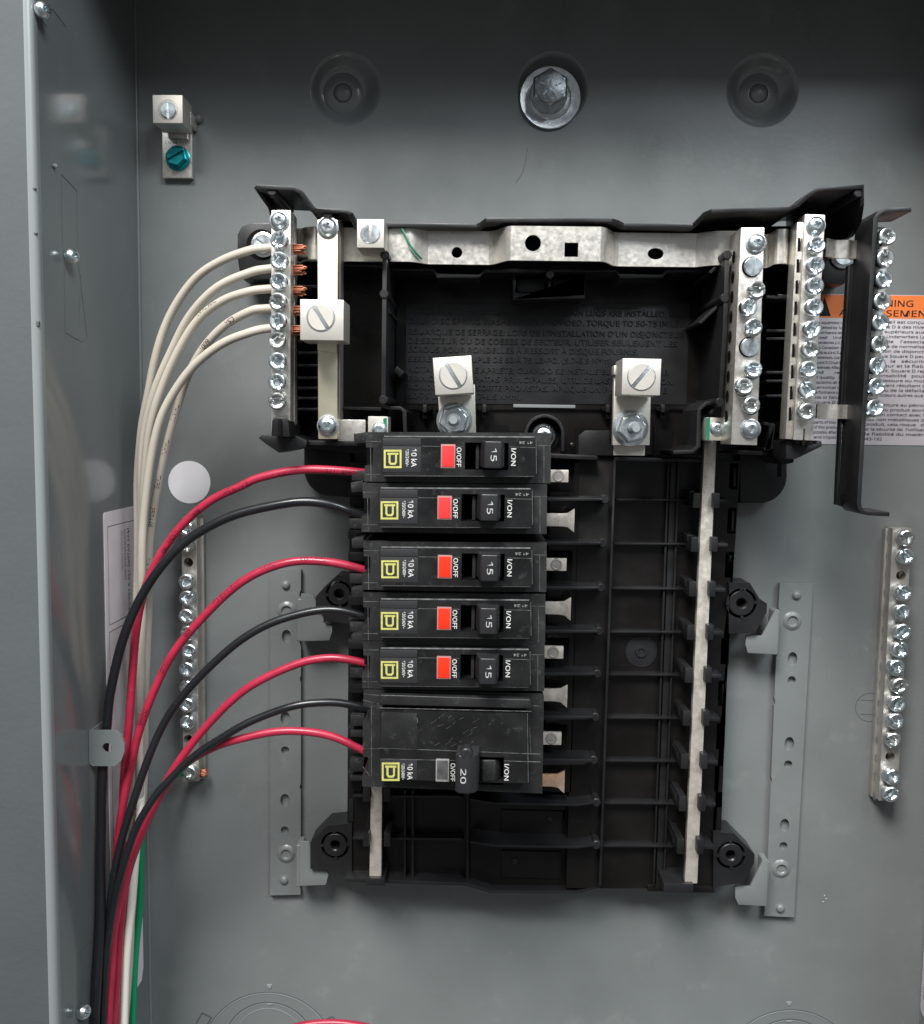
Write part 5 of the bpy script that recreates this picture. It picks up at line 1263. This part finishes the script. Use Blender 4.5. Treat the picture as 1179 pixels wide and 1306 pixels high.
wire('red_wire', [(486, 732, 54), (466, 727, 56), (425, 717, 58), (385, 715, 58), (351, 722.6, 58), (314.5, 739.5, 57), (281, 764, 56), (250, 795.6, 55), (222.5, 832, 54), (202, 871, 54), (184, 914, 54), (172, 951, 54), (164, 987.6, 54), (158, 1020, 54), (150, 1090, 54), (146, 1150, 55), (142, 1220, 58), (139, 1306, 61), (137, 1380, 63)],
     1.68, m_red, 'second red wire down, arching over the grey rail to the third breaker', GR, [('THHN OR', 22, 2.8, .5), ('THWN', 42, 2.8, .5), ('12 AWG CU', 60, 2.8, .4), ('600V', 86, 2.8, .3), ('NYLON', 102, 2.8, .2), ('E52446', 124, 2.8, .1), ('TYPE', 146, 2.8, .1)], inkm=m_inkred)
wire('black_wire', [(486, 793, 54), (466, 787, 56), (440, 779.5, 57), (415, 777, 57), (385, 781.5, 57), (345, 795, 57), (308, 816, 57), (277.7, 841, 57), (247, 872, 57), (219.5, 906, 57), (201, 938.6, 57), (186, 975, 58), (173.5, 1012, 59), (162, 1050, 60), (152, 1090, 61), (144, 1130, 61), (139, 1165, 60), (135, 1220, 62), (133, 1306, 62), (131, 1380, 64)],
     1.6, m_blk, 'middle black wire, from the fourth breaker', GB)
wire('red_wire', [(486, 851, 54), (466, 846, 56), (440, 841, 57), (418, 839.5, 57), (385, 844, 57), (345, 860, 57), (311.4, 881, 56), (281, 908.5, 55), (253, 939, 54), (231.7, 967, 53), (213, 996, 52), (196, 1030, 52), (182, 1062, 51), (168, 1100, 51), (159, 1140, 51), (153, 1190, 52), (149, 1240, 54), (145, 1306, 57), (143, 1380, 58)],
     1.62, m_red, 'third red wire down, smooth and feeding the fifth breaker', GR)
wire('black_wire', [(484, 910, 54), (462, 902.5, 57), (440, 898, 58), (418.6, 896.5, 59), (382, 899, 60), (345, 909.5, 60), (311, 923.5, 60), (281, 942, 60), (253, 961, 60), (228.7, 982, 60), (204, 1008, 61), (191, 1026, 62), (176.4, 1053, 62), (163, 1087, 62), (151, 1126, 62), (143, 1163.5, 61), (136, 1220, 62), (131, 1306, 64), (129, 1380, 66)],
     1.55, m_blk, 'lowest black wire, feeding the upper pole of the double breaker', GB)
wire('red_wire', [(484, 968, 54), (462, 957, 57), (425, 940, 58), (385, 932.5, 58), (348, 932.5, 58), (311, 940.5, 58), (281, 950, 57), (253, 964, 56), (231.7, 979, 56), (212, 1003, 56), (192, 1038, 56), (177, 1070, 56), (164, 1104, 56), (153, 1144, 56), (145, 1191, 57), (139, 1248, 58), (135.5, 1306, 60), (133, 1380, 62)],
     1.6, m_red, 'lowest red wire, entering the lower pole of the double breaker', GR)
# the wire that sweeps along the bottom edge of the picture
wire('red_wire', [(200, 1700, 20), (240, 1520, 25), (300, 1370, 30), (333, 1330, 30), (370, 1312, 30), (410, 1306, 30), (450, 1307, 30), (490, 1316, 30), (535, 1345, 30), (580, 1420, 26), (600, 1600, 20), (600, 1750, 15)], 1.6, m_red,
     'short arc of red wire grazing the bottom edge above the round knockout', None)
